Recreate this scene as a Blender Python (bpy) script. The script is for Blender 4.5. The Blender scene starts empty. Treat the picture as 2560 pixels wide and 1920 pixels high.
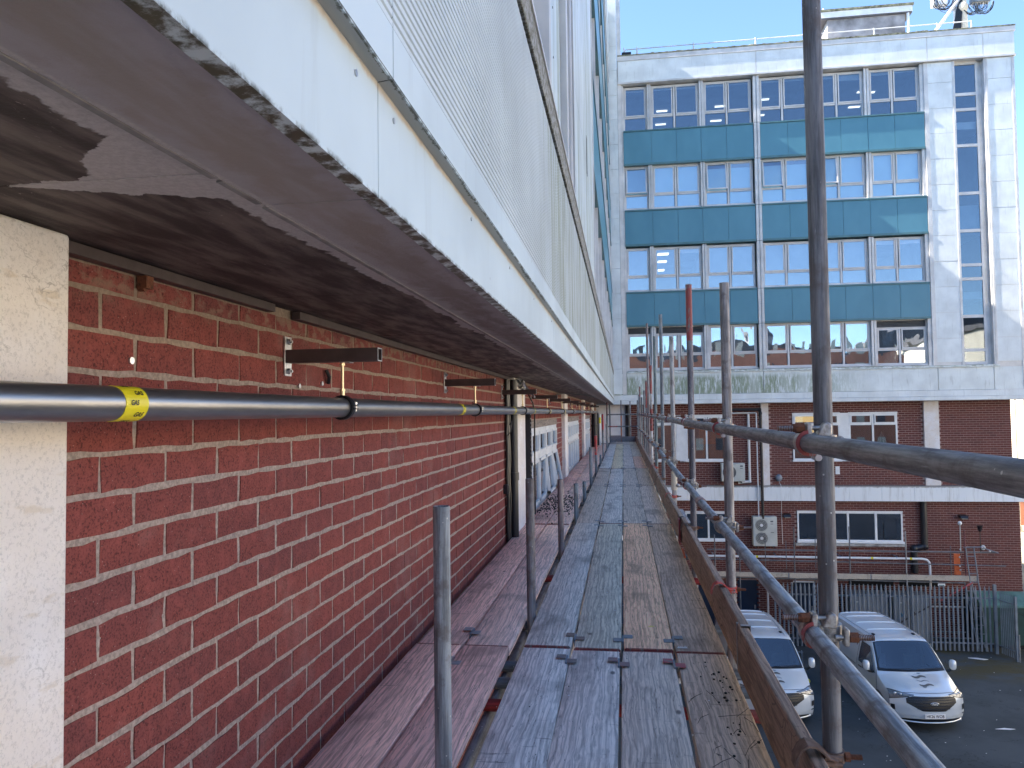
import bpy, bmesh, math, random
from mathutils import Vector, Matrix
R = random.Random(11)
S = bpy.context.scene
C = S.collection

# ---------------------------------------------------------------- camera, sky, sun, exposure
cam_d = bpy.data.cameras.new('camera')
cam = bpy.data.objects.new('camera', cam_d)
C.objects.link(cam)
S.camera = cam
cam_d.sensor_width = 36.0
cam_d.lens = 1900.0 / 2560.0 * 36.0
cam_d.clip_start = 0.02
cam_d.clip_end = 6000
_r = Vector((0.9894, 0.1447, -0.0125)); _d = Vector((-0.018, 0.0369, -0.9992)); _f = Vector((-0.1441, 0.9888, 0.0392))
_f.normalize(); _r = (_r - _f * _r.dot(_f)).normalized(); _u = _r.cross(_f)
cam.matrix_world = Matrix(((_r.x, _u.x, -_f.x, 0), (_r.y, _u.y, -_f.y, 0), (_r.z, _u.z, -_f.z, 0), (0, 0, 0, 1)))

SUN = Vector((-1.0, -0.06, 0.9)).normalized()
world = bpy.data.worlds.new('World')
S.world = world
world.use_nodes = True
wn = world.node_tree
wn.nodes.clear()
wo = wn.nodes.new('ShaderNodeOutputWorld'); wb = wn.nodes.new('ShaderNodeBackground'); ws = wn.nodes.new('ShaderNodeTexSky')
ws.sky_type = 'NISHITA'; ws.sun_disc = False
ws.sun_elevation = math.asin(SUN.z)
ws.sun_rotation = math.atan2(SUN.x, SUN.y)
ws.altitude = 900; ws.air_density = 0.95; ws.dust_density = 0.0; ws.ozone_density = 4.0
wb.inputs['Strength'].default_value = 0.085
wn.links.new(ws.outputs[0], wb.inputs[0]); wn.links.new(wb.outputs[0], wo.inputs[0])
sd = bpy.data.lights.new('sun', 'SUN'); sd.energy = 5.0; sd.angle = math.radians(0.5); sd.color = (1.0, 0.93, 0.82)
sun = bpy.data.objects.new('sun', sd); C.objects.link(sun)
sun.rotation_euler = (-SUN).to_track_quat('-Z', 'Y').to_euler()
S.view_settings.view_transform = 'Standard'; S.view_settings.look = 'None'
S.view_settings.gamma = 1.0; S.view_settings.use_curve_mapping = False
S.view_settings.exposure = 2.45
S.cycles.max_bounces = 8; S.cycles.transparent_max_bounces = 12

GZ = -8.5          # car park level; the eye is at the origin
DZ = -1.10         # top of the scaffold deck

# ---------------------------------------------------------------- helpers: materials
class G:
    def __init__(s, name, rough=0.6, metal=0.0, spec=0.5):
        s.m = bpy.data.materials.new(name); s.m.use_nodes = True
        s.t = s.m.node_tree; s.t.nodes.clear()
        s.out = s.t.nodes.new('ShaderNodeOutputMaterial')
        s.b = s.t.nodes.new('ShaderNodeBsdfPrincipled')
        s.t.links.new(s.b.outputs[0], s.out.inputs[0])
        s.set(rough=rough, metal=metal, spec=spec)
    def set(s, base=None, rough=None, metal=None, spec=None, normal=None):
        for k, v in (('Base Color', base), ('Roughness', rough), ('Metallic', metal), ('Specular IOR Level', spec), ('Normal', normal)):
            if v is not None: s.put(s.b.inputs[k], v)
        return s.m
    def put(s, sock, v):
        if isinstance(v, bpy.types.NodeSocket): s.t.links.new(v, sock)
        elif isinstance(v, (tuple, list)) and len(v) == 3 and sock.type == 'RGBA': sock.default_value = (*v, 1)
        else: sock.default_value = v
    def n(s, typ, ins=None, **props):
        nd = s.t.nodes.new(typ)
        for k, v in props.items(): setattr(nd, k, v)
        for k, v in (ins or {}).items(): s.put(nd.inputs[k], v)
        return nd
    def pos(s, sc=(1, 1, 1), off=None):
        g = s.n('ShaderNodeNewGeometry').outputs['Position']
        mp = s.n('ShaderNodeMapping', {0: g}); mp.inputs['Scale'].default_value = sc
        if off is not None: s.put(mp.inputs['Location'], off)
        return mp.outputs[0]
    def xyz(s, v=None):
        if v is None: v = s.n('ShaderNodeNewGeometry').outputs['Position']
        x = s.n('ShaderNodeSeparateXYZ', {0: v}); return x.outputs[0], x.outputs[1], x.outputs[2]
    def noise(s, v, scale=5, detail=4, rough=0.55, dist=0.0, col=False):
        nd = s.n('ShaderNodeTexNoise', {'Vector': v, 'Scale': scale, 'Detail': detail, 'Roughness': rough, 'Distortion': dist})
        return nd.outputs['Color' if col else 0]
    def voro(s, v, scale=5, feature='F1'):
        nd = s.n('ShaderNodeTexVoronoi', {'Vector': v, 'Scale': scale}, feature=feature); return nd.outputs[0]
    def math(s, op, a, b=0.0, c=None, clamp=False):
        nd = s.n('ShaderNodeMath', {0: a, 1: b}, operation=op, use_clamp=clamp)
        if c is not None: s.put(nd.inputs[2], c)
        return nd.outputs[0]
    def ss(s, v, lo, hi):      # smooth step lo..hi -> 0..1
        nd = s.n('ShaderNodeMapRange', {0: v, 1: lo, 2: hi, 3: 0.0, 4: 1.0}, interpolation_type='SMOOTHSTEP'); return nd.outputs[0]
    def ramp(s, f, stops):
        nd = s.n('ShaderNodeValToRGB', {0: f}); e = nd.color_ramp.elements
        while len(e) < len(stops): e.new(0.5)
        for i, (p, c) in enumerate(stops): e[i].position = p; e[i].color = (*c, 1) if len(c) == 3 else c
        return nd.outputs[0]
    def mix(s, f, a, b, mode='MIX'):
        nd = s.n('ShaderNodeMix', data_type='RGBA', blend_type=mode)
        s.put(nd.inputs[0], f); s.put(nd.inputs[6], a); s.put(nd.inputs[7], b); return nd.outputs[2]
    def bump(s, h, strength=0.3, dist=0.01):
        return s.n('ShaderNodeBump', {'Strength': strength, 'Distance': dist, 'Height': h}).outputs[0]
    def objcol(s): return s.n('ShaderNodeObjectInfo').outputs['Color']
    def objrnd(s): return s.n('ShaderNodeObjectInfo').outputs['Random']
    def island(s): return s.n('ShaderNodeNewGeometry').outputs['Random Per Island']

def flat(name, col, rough=0.6, metal=0.0, var=0.12, sc=6.0, spec=0.5, bump=0.0):
    g = G(name, rough, metal, spec)
    nz = g.noise(g.pos(), sc, 5)
    dark = tuple(c * (1 - var * 2) for c in col); lite = tuple(min(1, c * (1 + var)) for c in col)
    g.set(base=g.ramp(nz, [(0.3, dark), (0.7, lite)]))
    if bump: g.set(normal=g.bump(g.noise(g.pos(), sc * 12, 4), bump, 0.004))
    return g.m

# ---- brick
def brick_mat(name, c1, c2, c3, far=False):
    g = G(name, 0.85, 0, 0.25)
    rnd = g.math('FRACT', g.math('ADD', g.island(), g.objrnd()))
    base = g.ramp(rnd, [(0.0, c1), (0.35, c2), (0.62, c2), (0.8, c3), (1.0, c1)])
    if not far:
        p = g.pos()
        fine = g.noise(p, 190, 4, 0.7); mid = g.noise(p, 22, 4)
        base = g.mix(g.ss(fine, 0.46, 0.68), base, tuple(c * 0.28 for c in c2))
        pit = g.voro(g.pos(), 150)
        base = g.mix(g.math('MULTIPLY', g.math('SUBTRACT', 1.0, g.ss(pit, 0.10, 0.30)), 0.45), base, tuple(c * 0.3 for c in c2))
        base = g.mix(g.math('MULTIPLY', g.ss(mid, 0.45, 0.75), 0.35), base, tuple(c * 1.5 for c in c2))
        sp = g.voro(g.pos(), 75)
        base = g.mix(g.math('MULTIPLY', g.math('SUBTRACT', 1.0, g.ss(sp, 0.05, 0.11)), 0.5), base, (0.5, 0.38, 0.33))
        # lime smears, dust and run marks on the upper courses
        x, y, z = g.xyz()
        sm = g.math('MULTIPLY', g.ss(z, 0.22, 0.30), g.ss(g.noise(g.pos((1, 9, 14)), 2.0, 5), 0.46, 0.60))
        base = g.mix(g.math('MULTIPLY', sm, 0.55), base, (0.26, 0.20, 0.14))
        bl = g.ss(g.noise(g.pos((1, 1.0, 1.4), (4, 2, 1)), 2.2, 5, 0.6), 0.56, 0.70)
        base = g.mix(g.math('MULTIPLY', bl, 0.12), base, (0.40, 0.30, 0.27))
        g.set(normal=g.bump(g.math('ADD', fine, g.math('MULTIPLY', mid, 1.2)), 0.9, 0.0016))
    g.set(base=base); return g.m

M = {}
M['brick'] = brick_mat('near brick', (0.208, 0.056, 0.050), (0.236, 0.061, 0.052), (0.176, 0.053, 0.051))
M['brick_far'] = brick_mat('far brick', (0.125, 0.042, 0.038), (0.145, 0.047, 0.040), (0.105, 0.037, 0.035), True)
def mortar(name, col, sc):
    g = G(name, 0.95, 0, 0.2)
    p = g.pos((1, 1, 1)); a = g.noise(p, sc, 5, 0.7); b = g.noise(p, sc * 0.15, 3)
    base = g.mix(g.ss(a, 0.35, 0.7), tuple(c * 0.65 for c in col), tuple(c * 1.15 for c in col))
    base = g.mix(g.math('MULTIPLY', g.ss(b, 0.5, 0.75), 0.4), base, (0.42, 0.30, 0.27))
    x, y, z = g.xyz()
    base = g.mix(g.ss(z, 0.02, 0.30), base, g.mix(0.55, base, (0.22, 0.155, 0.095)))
    g.set(base=base, normal=g.bump(g.math('ADD', a, b), 0.9, 0.003)); return g.m
M['mortar'] = mortar('mortar', (0.40, 0.325, 0.28), 90)
M['mortar_far'] = flat('mortar far', (0.36, 0.25, 0.22), 0.95, 0, 0.1, 3)

# ---- soffit boards: grey paint, dark stained where the paint has come off
g = G('soffit paint', 0.75, 0, 0.3)
x, y, z = g.xyz()
n1 = g.noise(g.pos((1, 1, 1)), 9, 6, 0.65); n2 = g.noise(g.pos((6, 1.2, 1)), 3, 5, 0.6); n3 = g.noise(g.pos((1, 1, 1)), 120, 4, 0.7)
n5 = g.noise(g.pos((1, 1, 1)), 2.6, 3)
grey = g.mix(g.ss(n3, 0.3, 0.7), (0.40, 0.355, 0.34), (0.50, 0.45, 0.435))
dark = g.mix(g.ss(n2, 0.38, 0.68), (0.048, 0.034, 0.032), (0.17, 0.132, 0.118))
scr = g.math('MULTIPLY', g.ss(g.noise(g.pos((30, 9, 1)), 6, 4, 0.75), 0.62, 0.70), g.ss(g.noise(g.pos(), 5, 2), 0.5, 0.62))
dark = g.mix(g.math('MULTIPLY', scr, 0.7), dark, (0.55, 0.45, 0.42))
xw = g.math('ADD', x, g.math('MULTIPLY', g.math('SUBTRACT', n1, 0.5), 0.10))
edge = g.math('ADD', -0.602, g.math('MULTIPLY', g.math('SUBTRACT', n5, 0.5), 0.10))
strip = g.ss(g.math('SUBTRACT', xw, edge), -0.004, 0.004)
dx = g.math('DIVIDE', g.math('ADD', x, 0.64), 0.20); dy = g.math('DIVIDE', g.math('SUBTRACT', y, 0.885), 0.245)
dd = g.math('ADD', g.math('SQRT', g.math('ADD', g.math('MULTIPLY', dx, dx), g.math('MULTIPLY', dy, dy))), g.math('MULTIPLY', g.math('SUBTRACT', g.noise(g.pos(), 7, 5, 0.6), 0.5), 1.1))
yw = g.math('ADD', y, g.math('MULTIPLY', g.math('SUBTRACT', g.noise(g.pos(), 16, 5, 0.65), 0.5), 0.07))
prof = g.ramp(g.math('DIVIDE', g.math('SUBTRACT', yw, 0.7), 0.6), [(0.0, (.03,) * 3), (0.14, (.05,) * 3), (0.19, (.12,) * 3), (0.33, (.40,) * 3), (0.41, (.48,) * 3), (0.45, (.92,) * 3), (0.485, (.80,) * 3), (0.58, (.45,) * 3), (0.62, (.2,) * 3), (0.68, (.08,) * 3), (1.0, (.03,) * 3)])
xe = g.math('SUBTRACT', -0.56, g.math('MULTIPLY', prof, 0.35))
blob = g.ss(g.math('SUBTRACT', g.math('ADD', x, g.math('MULTIPLY', g.math('SUBTRACT', n1, 0.5), 0.045)), xe), -0.003, 0.003)
light = g.math('MAXIMUM', strip, blob)
inner = g.mix(light, dark, grey)
ox = g.math('ABSOLUTE', g.math('ADD', x, 0.475))
cen = g.math('SUBTRACT', 1.0, g.ss(g.math('ADD', ox, g.math('MULTIPLY', g.math('SUBTRACT', n1, 0.5), 0.16)), 0.03, 0.075))
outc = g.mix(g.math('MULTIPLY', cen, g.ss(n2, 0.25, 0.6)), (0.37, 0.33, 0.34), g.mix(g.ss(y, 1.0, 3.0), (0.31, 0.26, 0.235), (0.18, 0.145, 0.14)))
moss = g.ss(g.math('ADD', x, g.math('ADD', g.math('MULTIPLY', g.noise(g.pos((1, 1, 1)), 30, 6, 0.75), 0.022), g.math('MULTIPLY', g.noise(g.pos(), 2.6, 3), 0.030))), -0.352, -0.347)
outc = g.mix(moss, outc, (0.045, 0.045, 0.028))
seam = g.ss(g.math('ADD', x, g.math('MULTIPLY', g.math('SUBTRACT', n1, 0.5), 0.012)), -0.552, -0.546)
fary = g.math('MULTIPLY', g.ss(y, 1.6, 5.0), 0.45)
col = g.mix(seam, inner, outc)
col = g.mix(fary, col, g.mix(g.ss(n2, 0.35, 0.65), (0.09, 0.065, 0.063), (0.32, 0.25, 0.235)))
g.set(base=col, normal=g.bump(g.math('ADD', n3, n1), 0.35, 0.004)); M['soffit'] = g.m
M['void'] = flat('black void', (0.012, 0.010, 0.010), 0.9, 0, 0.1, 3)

# ---- pale coated cladding with algae, rust, drip marks and painted shade under the ledge
def clad(name, base, ledge=None, lowmoss=None, streak=0.3, ymin=None, rough=0.42, mossbox=None):
    g = G(name, rough, 0.0, 0.5)
    x, y, z = g.xyz()
    a = g.noise(g.pos((1, 1, 1)), 1.7, 4); b = g.noise(g.pos((7, 7, 0.7)), 2.2, 5, 0.6)
    col = g.mix(g.ss(a, 0.3, 0.7), tuple(c * 0.88 for c in base), tuple(min(1, c * 1.06) for c in base))
    col = g.mix(g.math('MULTIPLY', g.ss(b, 0.55, 0.75), streak), col, (0.33, 0.34, 0.31))
    sp = g.voro(g.pos((1, 1, 0.5)), 14)
    col = g.mix(g.math('MULTIPLY', g.math('SUBTRACT', 1.0, g.ss(sp, 0.03, 0.055)), g.ss(g.noise(g.pos(), 3, 2), 0.52, 0.6)), col, (0.14, 0.13, 0.10))
    if ledge:
        z0, z1 = ledge
        m = g.ss(g.math('ADD', z, g.math('MULTIPLY', g.math('SUBTRACT', g.noise(g.pos((1, 6, 1)), 3, 4), 0.5), 0.03)), z0, z1)
        col = g.mix(g.math('MULTIPLY', g.math('MULTIPLY', m, 0.55), g.math('LESS_THAN', z, 0.5172)), col, (0.55, 0.38, 0.24))
        col = g.mix(g.math('MULTIPLY', g.math('GREATER_THAN', z, 0.5173), g.math('LESS_THAN', z, 0.5212)), col, g.mix(g.math('MULTIPLY', g.ss(g.math('ADD', x, g.math('MULTIPLY', g.noise(g.pos(), 60, 5, 0.75), g.math('MULTIPLY', g.noise(g.pos((1, 3, 1)), 1.2, 2), 0.05))), -0.338, -0.335), g.ss(y, 0.2, 1.2)), (0.36, 0.365, 0.35), (0.07, 0.075, 0.04)))  # ledge underside greyed to hold its shade, with moss at the outer edge
    if lowmoss:
        z0, z1 = lowmoss
        m = g.math('SUBTRACT', 1.0, g.ss(g.math('ADD', z, g.math('MULTIPLY', g.math('SUBTRACT', 0.5, g.noise(g.pos((1, 1, 1)), 34, 5, 0.7)), 0.012)), z0, z1))
        m = g.math('MULTIPLY', m, g.ss(g.noise(g.pos(), 24, 6, 0.7), 0.40, 0.56))
        col = g.mix(m, col, (0.075, 0.072, 0.042))
    if ymin is not None:
        gm = g.math('MULTIPLY', g.ss(g.noise(g.pos((1, 7.0, 0.35)), 2.0, 7, 0.70), 0.45, 0.60), g.math('MULTIPLY', g.ss(y, ymin - 1.9, ymin + .6), g.ss(g.noise(g.pos((1, .5, .1)), 1.5, 2), 0.35, 0.55)))
        col = g.mix(g.math('MULTIPLY', gm, 0.8), col, (0.20, 0.23, 0.10))
    if mossbox:
        z0, z1 = mossbox
        arch = g.noise(g.pos((0.55, 1, 0.0)), 1.0, 2)
        m = g.ss(g.noise(g.pos((7.0, 1, 1.3)), 1.6, 7, 0.74), 0.36, 0.55)
        f2 = g.math('MULTIPLY', g.ss(arch, 0.36, 0.52), g.math('SUBTRACT', 1.0, g.ss(x, 6.5, 9.5)))
        m = g.math('MULTIPLY', m, g.math('MULTIPLY', f2, g.math('SUBTRACT', 1.0, g.ss(z, z1 - 0.25, z1))))
        col = g.mix(g.math('MULTIPLY', m, 0.8), col, (0.15, 0.20, 0.08))
        tm = g.math('MULTIPLY', g.ss(z, z1 - 0.02, z1 + 0.05), g.ss(g.noise(g.pos((2, 1, 8)), 3, 5), 0.4, 0.6))
        col = g.mix(g.math('MULTIPLY', tm, 0.6), col, (0.16, 0.19, 0.09))
    g.set(base=col, normal=g.bump(g.noise(g.pos(), 1.3, 2), 0.10, 0.05)); return g.m
PALE = (0.57, 0.645, 0.67)
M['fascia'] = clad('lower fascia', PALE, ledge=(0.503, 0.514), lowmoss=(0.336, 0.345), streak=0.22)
M['strip'] = clad('upper fascia strip', PALE, lowmoss=(0.52, 0.535), streak=0.15, ymin=5)
M['ribbed'] = clad('ribbed cladding', (0.56, 0.62, 0.65), streak=0.35, ymin=4.2, rough=0.5)
M['clad'] = clad('far cladding', (0.725, 0.755, 0.75), streak=0.30)
M['clad_low'] = clad('mossy cladding', (0.715, 0.755, 0.745), streak=0.5, mossbox=(0.66, 1.5))
M['clad_near'] = clad('near wing cladding', (0.60, 0.65, 0.665), streak=0.4, ymin=5.5)
M['underledge'] = clad('ledge underside', (0.36, 0.37, 0.36), streak=0.4, ymin=-5)  # grey copy of the cladding, shade under the ledge put into its colour
g = G('lichen sill', 0.85)
c = g.mix(g.ss(g.noise(g.pos((1, 1, 1)), 30, 6, 0.75), 0.42, 0.58), (0.12, 0.11, 0.075), (0.34, 0.34, 0.33))
g.set(base=c, normal=g.bump(g.noise(g.pos(), 60, 4), 0.6, 0.004)); M['sill'] = g.m

# ---- painted render of the columns
g = G('white render', 0.85, 0, 0.3)
n1 = g.noise(g.pos(), 55, 5, 0.75); n2 = g.noise(g.pos(), 3.5, 4); n3 = g.noise(g.pos((1, 1, 3)), 8, 5)
c = g.mix(g.ss(n2, 0.35, 0.7), (0.76, 0.69, 0.63), (0.84, 0.81, 0.80))
c = g.mix(g.math('MULTIPLY', g.ss(n3, 0.60, 0.68), 0.35), c, (0.55, 0.42, 0.26))
c = g.mix(g.math('MULTIPLY', g.ss(n1, 0.58, 0.7), 0.30), c, (0.40, 0.38, 0.37))
c = g.mix(g.math('MULTIPLY', g.ss(g.noise(g.pos(), 150, 4, 0.75), 0.50, 0.64), 0.38), c, (0.36, 0.33, 0.31))
ck = g.math('ABSOLUTE', g.math('SUBTRACT', g.noise(g.pos((1, 1, 1.6)), 4, 5, 0.6), 0.5))
c = g.mix(g.math('MULTIPLY', g.math('MULTIPLY', g.math('SUBTRACT', 1.0, g.ss(ck, 0.0, 0.006)), g.ss(n2, 0.45, 0.6)), 0.6), c, (0.2, 0.17, 0.15))
g.set(base=c, normal=g.bump(g.math('ADD', g.noise(g.pos(), 90, 3), g.math('MULTIPLY', n1, 0.7)), 0.7, 0.003)); M['render'] = g.m

# ---- weathered scaffold boards; the tint is the object's colour
g = G('weathered board', 0.82, 0, 0.25)
rv = g.math('MULTIPLY', g.objrnd(), 37.0)
cv = g.n('ShaderNodeCombineXYZ', {0: rv, 1: rv, 2: rv}).outputs[0]
pw = g.pos((1, 0.030, 1), cv)
warp = g.noise(g.pos((1, 0.25, 1), cv), 7, 3, col=True)
pw2 = g.n('ShaderNodeVectorMath', {0: pw, 1: g.n('ShaderNodeVectorMath', {0: warp, 1: (0.06, 0.06, 0.06)}, operation='MULTIPLY').outputs[0]}, operation='ADD').outputs[0]
gr = g.noise(pw2, 95, 5, 0.7)
gr2 = g.noise(pw2, 380, 3, 0.6)
wv = g.n('ShaderNodeTexWave', {'Vector': pw2, 'Scale': 13.0, 'Distortion': 9.0, 'Detail': 3.0, 'Detail Scale': 1.2}, wave_type='BANDS', bands_direction='X').outputs[1]
kn = g.voro(g.pos((1, 0.5, 1), cv), 5.5)
knot = g.math('SUBTRACT', 1.0, g.ss(kn, 0.035, 0.085))
big = g.noise(g.pos((1, 0.5, 1), cv), 4, 4)
oc = g.objcol()
lite = g.mix(1.0, oc, (2.10, 1.98, 1.84), 'MULTIPLY'); drk = g.mix(1.0, oc, (1.15, 1.07, 1.0), 'MULTIPLY')
c = g.mix(g.ss(gr, 0.34, 0.62), drk, lite)
c = g.mix(g.math('MULTIPLY', g.ss(wv, 0.72, 0.98), 0.42), c, g.mix(1.0, oc, (0.65, 0.60, 0.58), 'MULTIPLY'))
c = g.mix(g.math('MULTIPLY', g.ss(big, 0.52, 0.72), 0.75), c, g.mix(1.0, oc, (0.72, 0.67, 0.63), 'MULTIPLY'))
c = g.mix(g.math('MULTIPLY', knot, 0.8), c, (0.07, 0.055, 0.05))
scm = g.math('MULTIPLY', g.ss(g.noise(g.pos((1, 12, 1), cv), 4, 6, 0.8), 0.60, 0.66), g.ss(g.noise(g.pos((1, 1, 1), cv), 3, 2), 0.45, 0.6))
c = g.mix(g.math('MULTIPLY', scm, 0.8), c, g.mix(1.0, oc, (0.28, 0.26, 0.25), 'MULTIPLY'))
crk = g.math('MULTIPLY', g.ss(g.math('ABSOLUTE', g.math('SUBTRACT', g.noise(g.pos((9, 0.5, 1), cv), 3.0, 3), 0.5)), 0.0, 0.006), 1.0)
c = g.mix(g.math('MULTIPLY', g.math('SUBTRACT', 1.0, crk), 0.55), c, (0.04, 0.035, 0.033))
wsp = g.voro(g.pos((1, 1, 1), cv), 22)
c = g.mix(g.math('MULTIPLY', g.math('SUBTRACT', 1.0, g.ss(wsp, 0.03, 0.06)), g.ss(big, 0.5, 0.6)), c, (0.5, 0.5, 0.5))
g.set(base=c, normal=g.bump(g.math('ADD', g.math('MULTIPLY', gr, 1.0), g.math('ADD', g.math('MULTIPLY', wv, 0.5), g.math('MULTIPLY', gr2, 0.4))), 0.6, 0.0010)); M['board'] = g.m

# ---- galvanised tubes, tinted by object colour
def tube_mat(name, axis):
    g = G(name, 0.5, 0.35, 0.5)
    sc = (1, 1, 0.06) if axis == 'z' else (1, 0.06, 1)
    if axis == 'x': sc = (0.06, 1, 1)
    a = g.noise(g.pos(sc), 60, 5, 0.7); b = g.noise(g.pos(), 11, 5, 0.65); c2 = g.noise(g.pos(), 150, 3, 0.7)
    oc = g.objcol()
    c = g.mix(g.ss(a, 0.35, 0.65), g.mix(1.0, oc, (0.46, 0.45, 0.46), 'MULTIPLY'), g.mix(1.0, oc, (1.15, 1.14, 1.13), 'MULTIPLY'))
    c = g.mix(g.math('MULTIPLY', g.ss(b, 0.52, 0.66), 0.55), c, (0.13, 0.10, 0.088))
    c = g.mix(g.math('MULTIPLY', g.math('SUBTRACT', 1.0, g.ss(g.voro(g.pos(), 38), 0.07, 0.12)), g.ss(g.noise(g.pos(), 4, 3), 0.5, 0.6)), c, (0.60, 0.58, 0.55))
    c = g.mix(g.math('MULTIPLY', g.ss(g.noise(g.pos(sc, (3, 1, 2)), 34, 6, 0.8), 0.63, 0.69), 0.65), c, (0.56, 0.56, 0.58))
    g.set(base=c, rough=g.ss(b, -0.6, 1.2), normal=g.bump(g.math('ADD', c2, g.math('ADD', a, g.math('MULTIPLY', b, 2.0))), 0.5, 0.0012)); return g.m
for ax in 'xyz': M['tube_' + ax] = tube_mat('galvanised tube ' + ax, ax)
g = G('worn paint', 0.55)
oc = g.objcol()
c = g.mix(g.ss(g.noise(g.pos((1, 1, 0.3)), 30, 6, 0.75), 0.52, 0.60), oc, (0.20, 0.18, 0.17))
g.set(base=c, normal=g.bump(g.noise(g.pos(), 80, 4), 0.3, 0.002)); M['paint'] = g.m
g = G('rusty steel', 0.8, 0.25)
c = g.ramp(g.noise(g.pos(), 70, 6, 0.7), [(0.3, (0.07, 0.030, 0.018)), (0.5, (0.17, 0.062, 0.032)), (0.72, (0.26, 0.10, 0.045))])
g.set(base=c, normal=g.bump(g.noise(g.pos(), 160, 5, 0.7), 0.7, 0.003)); M['rust'] = g.m
g = G('brown strap steel', 0.75, 0.2)
c = g.ramp(g.noise(g.pos((1, 1, 1)), 40, 6, 0.7), [(0.3, (0.09, 0.055, 0.042)), (0.55, (0.19, 0.115, 0.085)), (0.75, (0.28, 0.20, 0.16))])
g.set(base=c, normal=g.bump(g.noise(g.pos(), 120, 5, 0.7), 0.5, 0.003)); M['strap'] = g.m
g = G('coupler steel', 0.42, 0.7)
c = g.ramp(g.noise(g.pos(), 60, 5, 0.7), [(0.3, (0.20, 0.17, 0.15)), (0.55, (0.42, 0.39, 0.37)), (0.8, (0.55, 0.53, 0.52))])
g.set(base=c, normal=g.bump(g.noise(g.pos(), 90, 4), 0.5, 0.003)); M['coupler'] = g.m
g = G('plated steel', 0.28, 0.9)
g.set(base=g.ramp(g.noise(g.pos(), 40, 4), [(0.3, (0.45, 0.45, 0.47)), (0.7, (0.66, 0.66, 0.68))])); M['zinc'] = g.m
g = G('yellow plated rod', 0.3, 0.8); g.set(base=(0.62, 0.52, 0.34)); M['rod'] = g.m
g = G('gas pipe paint', 0.24, 0.9, 0.5)
c = g.ramp(g.noise(g.pos((1, 0.15, 1)), 30, 5, 0.7), [(0.3, (0.28, 0.275, 0.28)), (0.7, (0.40, 0.395, 0.40))])
g.set(base=c, rough=g.math('ADD', 0.24, g.math('MULTIPLY', g.noise(g.pos((1, 0.1, 1)), 12, 5), 0.18)), normal=g.bump(g.noise(g.pos((1, 0.2, 1)), 90, 4), 0.05, 0.002)); M['gas'] = g.m
g = G('yellow tape', 0.35); g.set(base=(0.78, 0.66, 0.02)); M['tape'] = g.m
g = G('tape print', 0.5); g.set(base=(0.02, 0.02, 0.02)); M['ink'] = g.m
M['brkt'] = flat('dark bracket paint', (0.085, 0.062, 0.062), 0.45, 0.3, 0.12, 20)
M['rubber'] = flat('black rubber', (0.012, 0.012, 0.013), 0.35, 0, 0.1, 30)
M['black'] = flat('black plastic', (0.018, 0.018, 0.022), 0.35, 0, 0.1, 8)
M['upvc'] = flat('white plastic frame', (0.80, 0.81, 0.81), 0.35, 0, 0.05, 4)
M['frame'] = flat('grey white frame', (0.64, 0.62, 0.61), 0.4, 0, 0.08, 2)
M['mull'] = flat('aluminium mullion', (0.64, 0.62, 0.60), 0.4, 0.1, 0.12, 2)
g = G('teal panel', 0.32, 0, 0.5)
c = g.mix(g.ss(g.noise(g.pos((1, 1, 0.5)), 1.1, 3), 0.3, 0.7), (0.075, 0.215, 0.285), (0.09, 0.245, 0.32))
g.set(base=c, normal=g.bump(g.noise(g.pos(), 0.9, 2), 0.08, 0.05)); M['teal'] = g.m
M['teal_trim'] = flat('teal trim', (0.08, 0.185, 0.21), 0.4, 0, 0.1, 3)
M['white'] = flat('white paint', (0.80, 0.80, 0.80), 0.5, 0, 0.06, 3)
M['concrete'] = flat('weathered concrete', (0.42, 0.40, 0.37), 0.9, 0, 0.25, 5, bump=0.3)
g = G('stained white band', 0.8)
n1 = g.noise(g.pos((5, 1, 0.5)), 1.5, 6, 0.7); x, y, z = g.xyz()
c = g.mix(g.math('MULTIPLY', g.ss(n1, 0.5, 0.68), 0.45), (0.80, 0.82, 0.82), (0.50, 0.49, 0.46))
c = g.mix(g.ss(g.math('ADD', z, g.math('MULTIPLY', g.noise(g.pos((3, 1, 3)), 3, 5), 0.10)), -2.90, -2.84), c, (0.30, 0.29, 0.27))
g.set(base=c); M['band'] = g.m

# ---- glass: see-through with a coated mirror component
def glass(name, refl, tint=(0.75, 0.82, 0.86), gcol=(0.85, 0.92, 1.0), wob=0.0):
    g = G(name)
    tr = g.n('ShaderNodeBsdfTransparent', {0: (*tint, 1)}); gl = g.n('ShaderNodeBsdfGlossy', {'Color': (*gcol, 1), 'Roughness': 0.015})
    if wob: g.put(gl.inputs['Normal'], g.bump(g.noise(g.pos((1, 1, 0.6)), 0.9, 2), wob, 0.05))
    fr = g.n('ShaderNodeFresnel', {'IOR': 1.6}).outputs[0]
    f = g.math('ADD', g.math('MULTIPLY', fr, 0.9), refl, clamp=True)
    mx = g.n('ShaderNodeMixShader', {0: f, 1: tr.outputs[0], 2: gl.outputs[0]})
    g.t.links.new(mx.outputs[0], g.out.inputs[0]); return g.m
M['glass'] = glass('office glass', 0.15, (0.92, 0.94, 0.96), wob=0.10)
M['glass_top'] = glass('top floor glass', 0.085, (0.75, 0.82, 0.86), wob=0.08)
M['glass_low'] = glass('lower office glass', 0.30, wob=0.22)
M['glass_dk'] = glass('ground floor glass', 0.17, (0.55, 0.6, 0.65))
M['cover'] = flat('cover strip paint', (0.26, 0.235, 0.225), 0.8, 0, 0.2, 20)
M['room'] = flat('room wall', (0.13, 0.15, 0.19), 0.9, 0, 0.15, 1)
M['room_mid'] = flat('room wall pale', (0.30, 0.38, 0.45), 0.9, 0, 0.12, 1)
M['room_warm'] = flat('warm room wall', (0.36, 0.26, 0.18), 0.9, 0, 0.25, 1.2)
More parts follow.
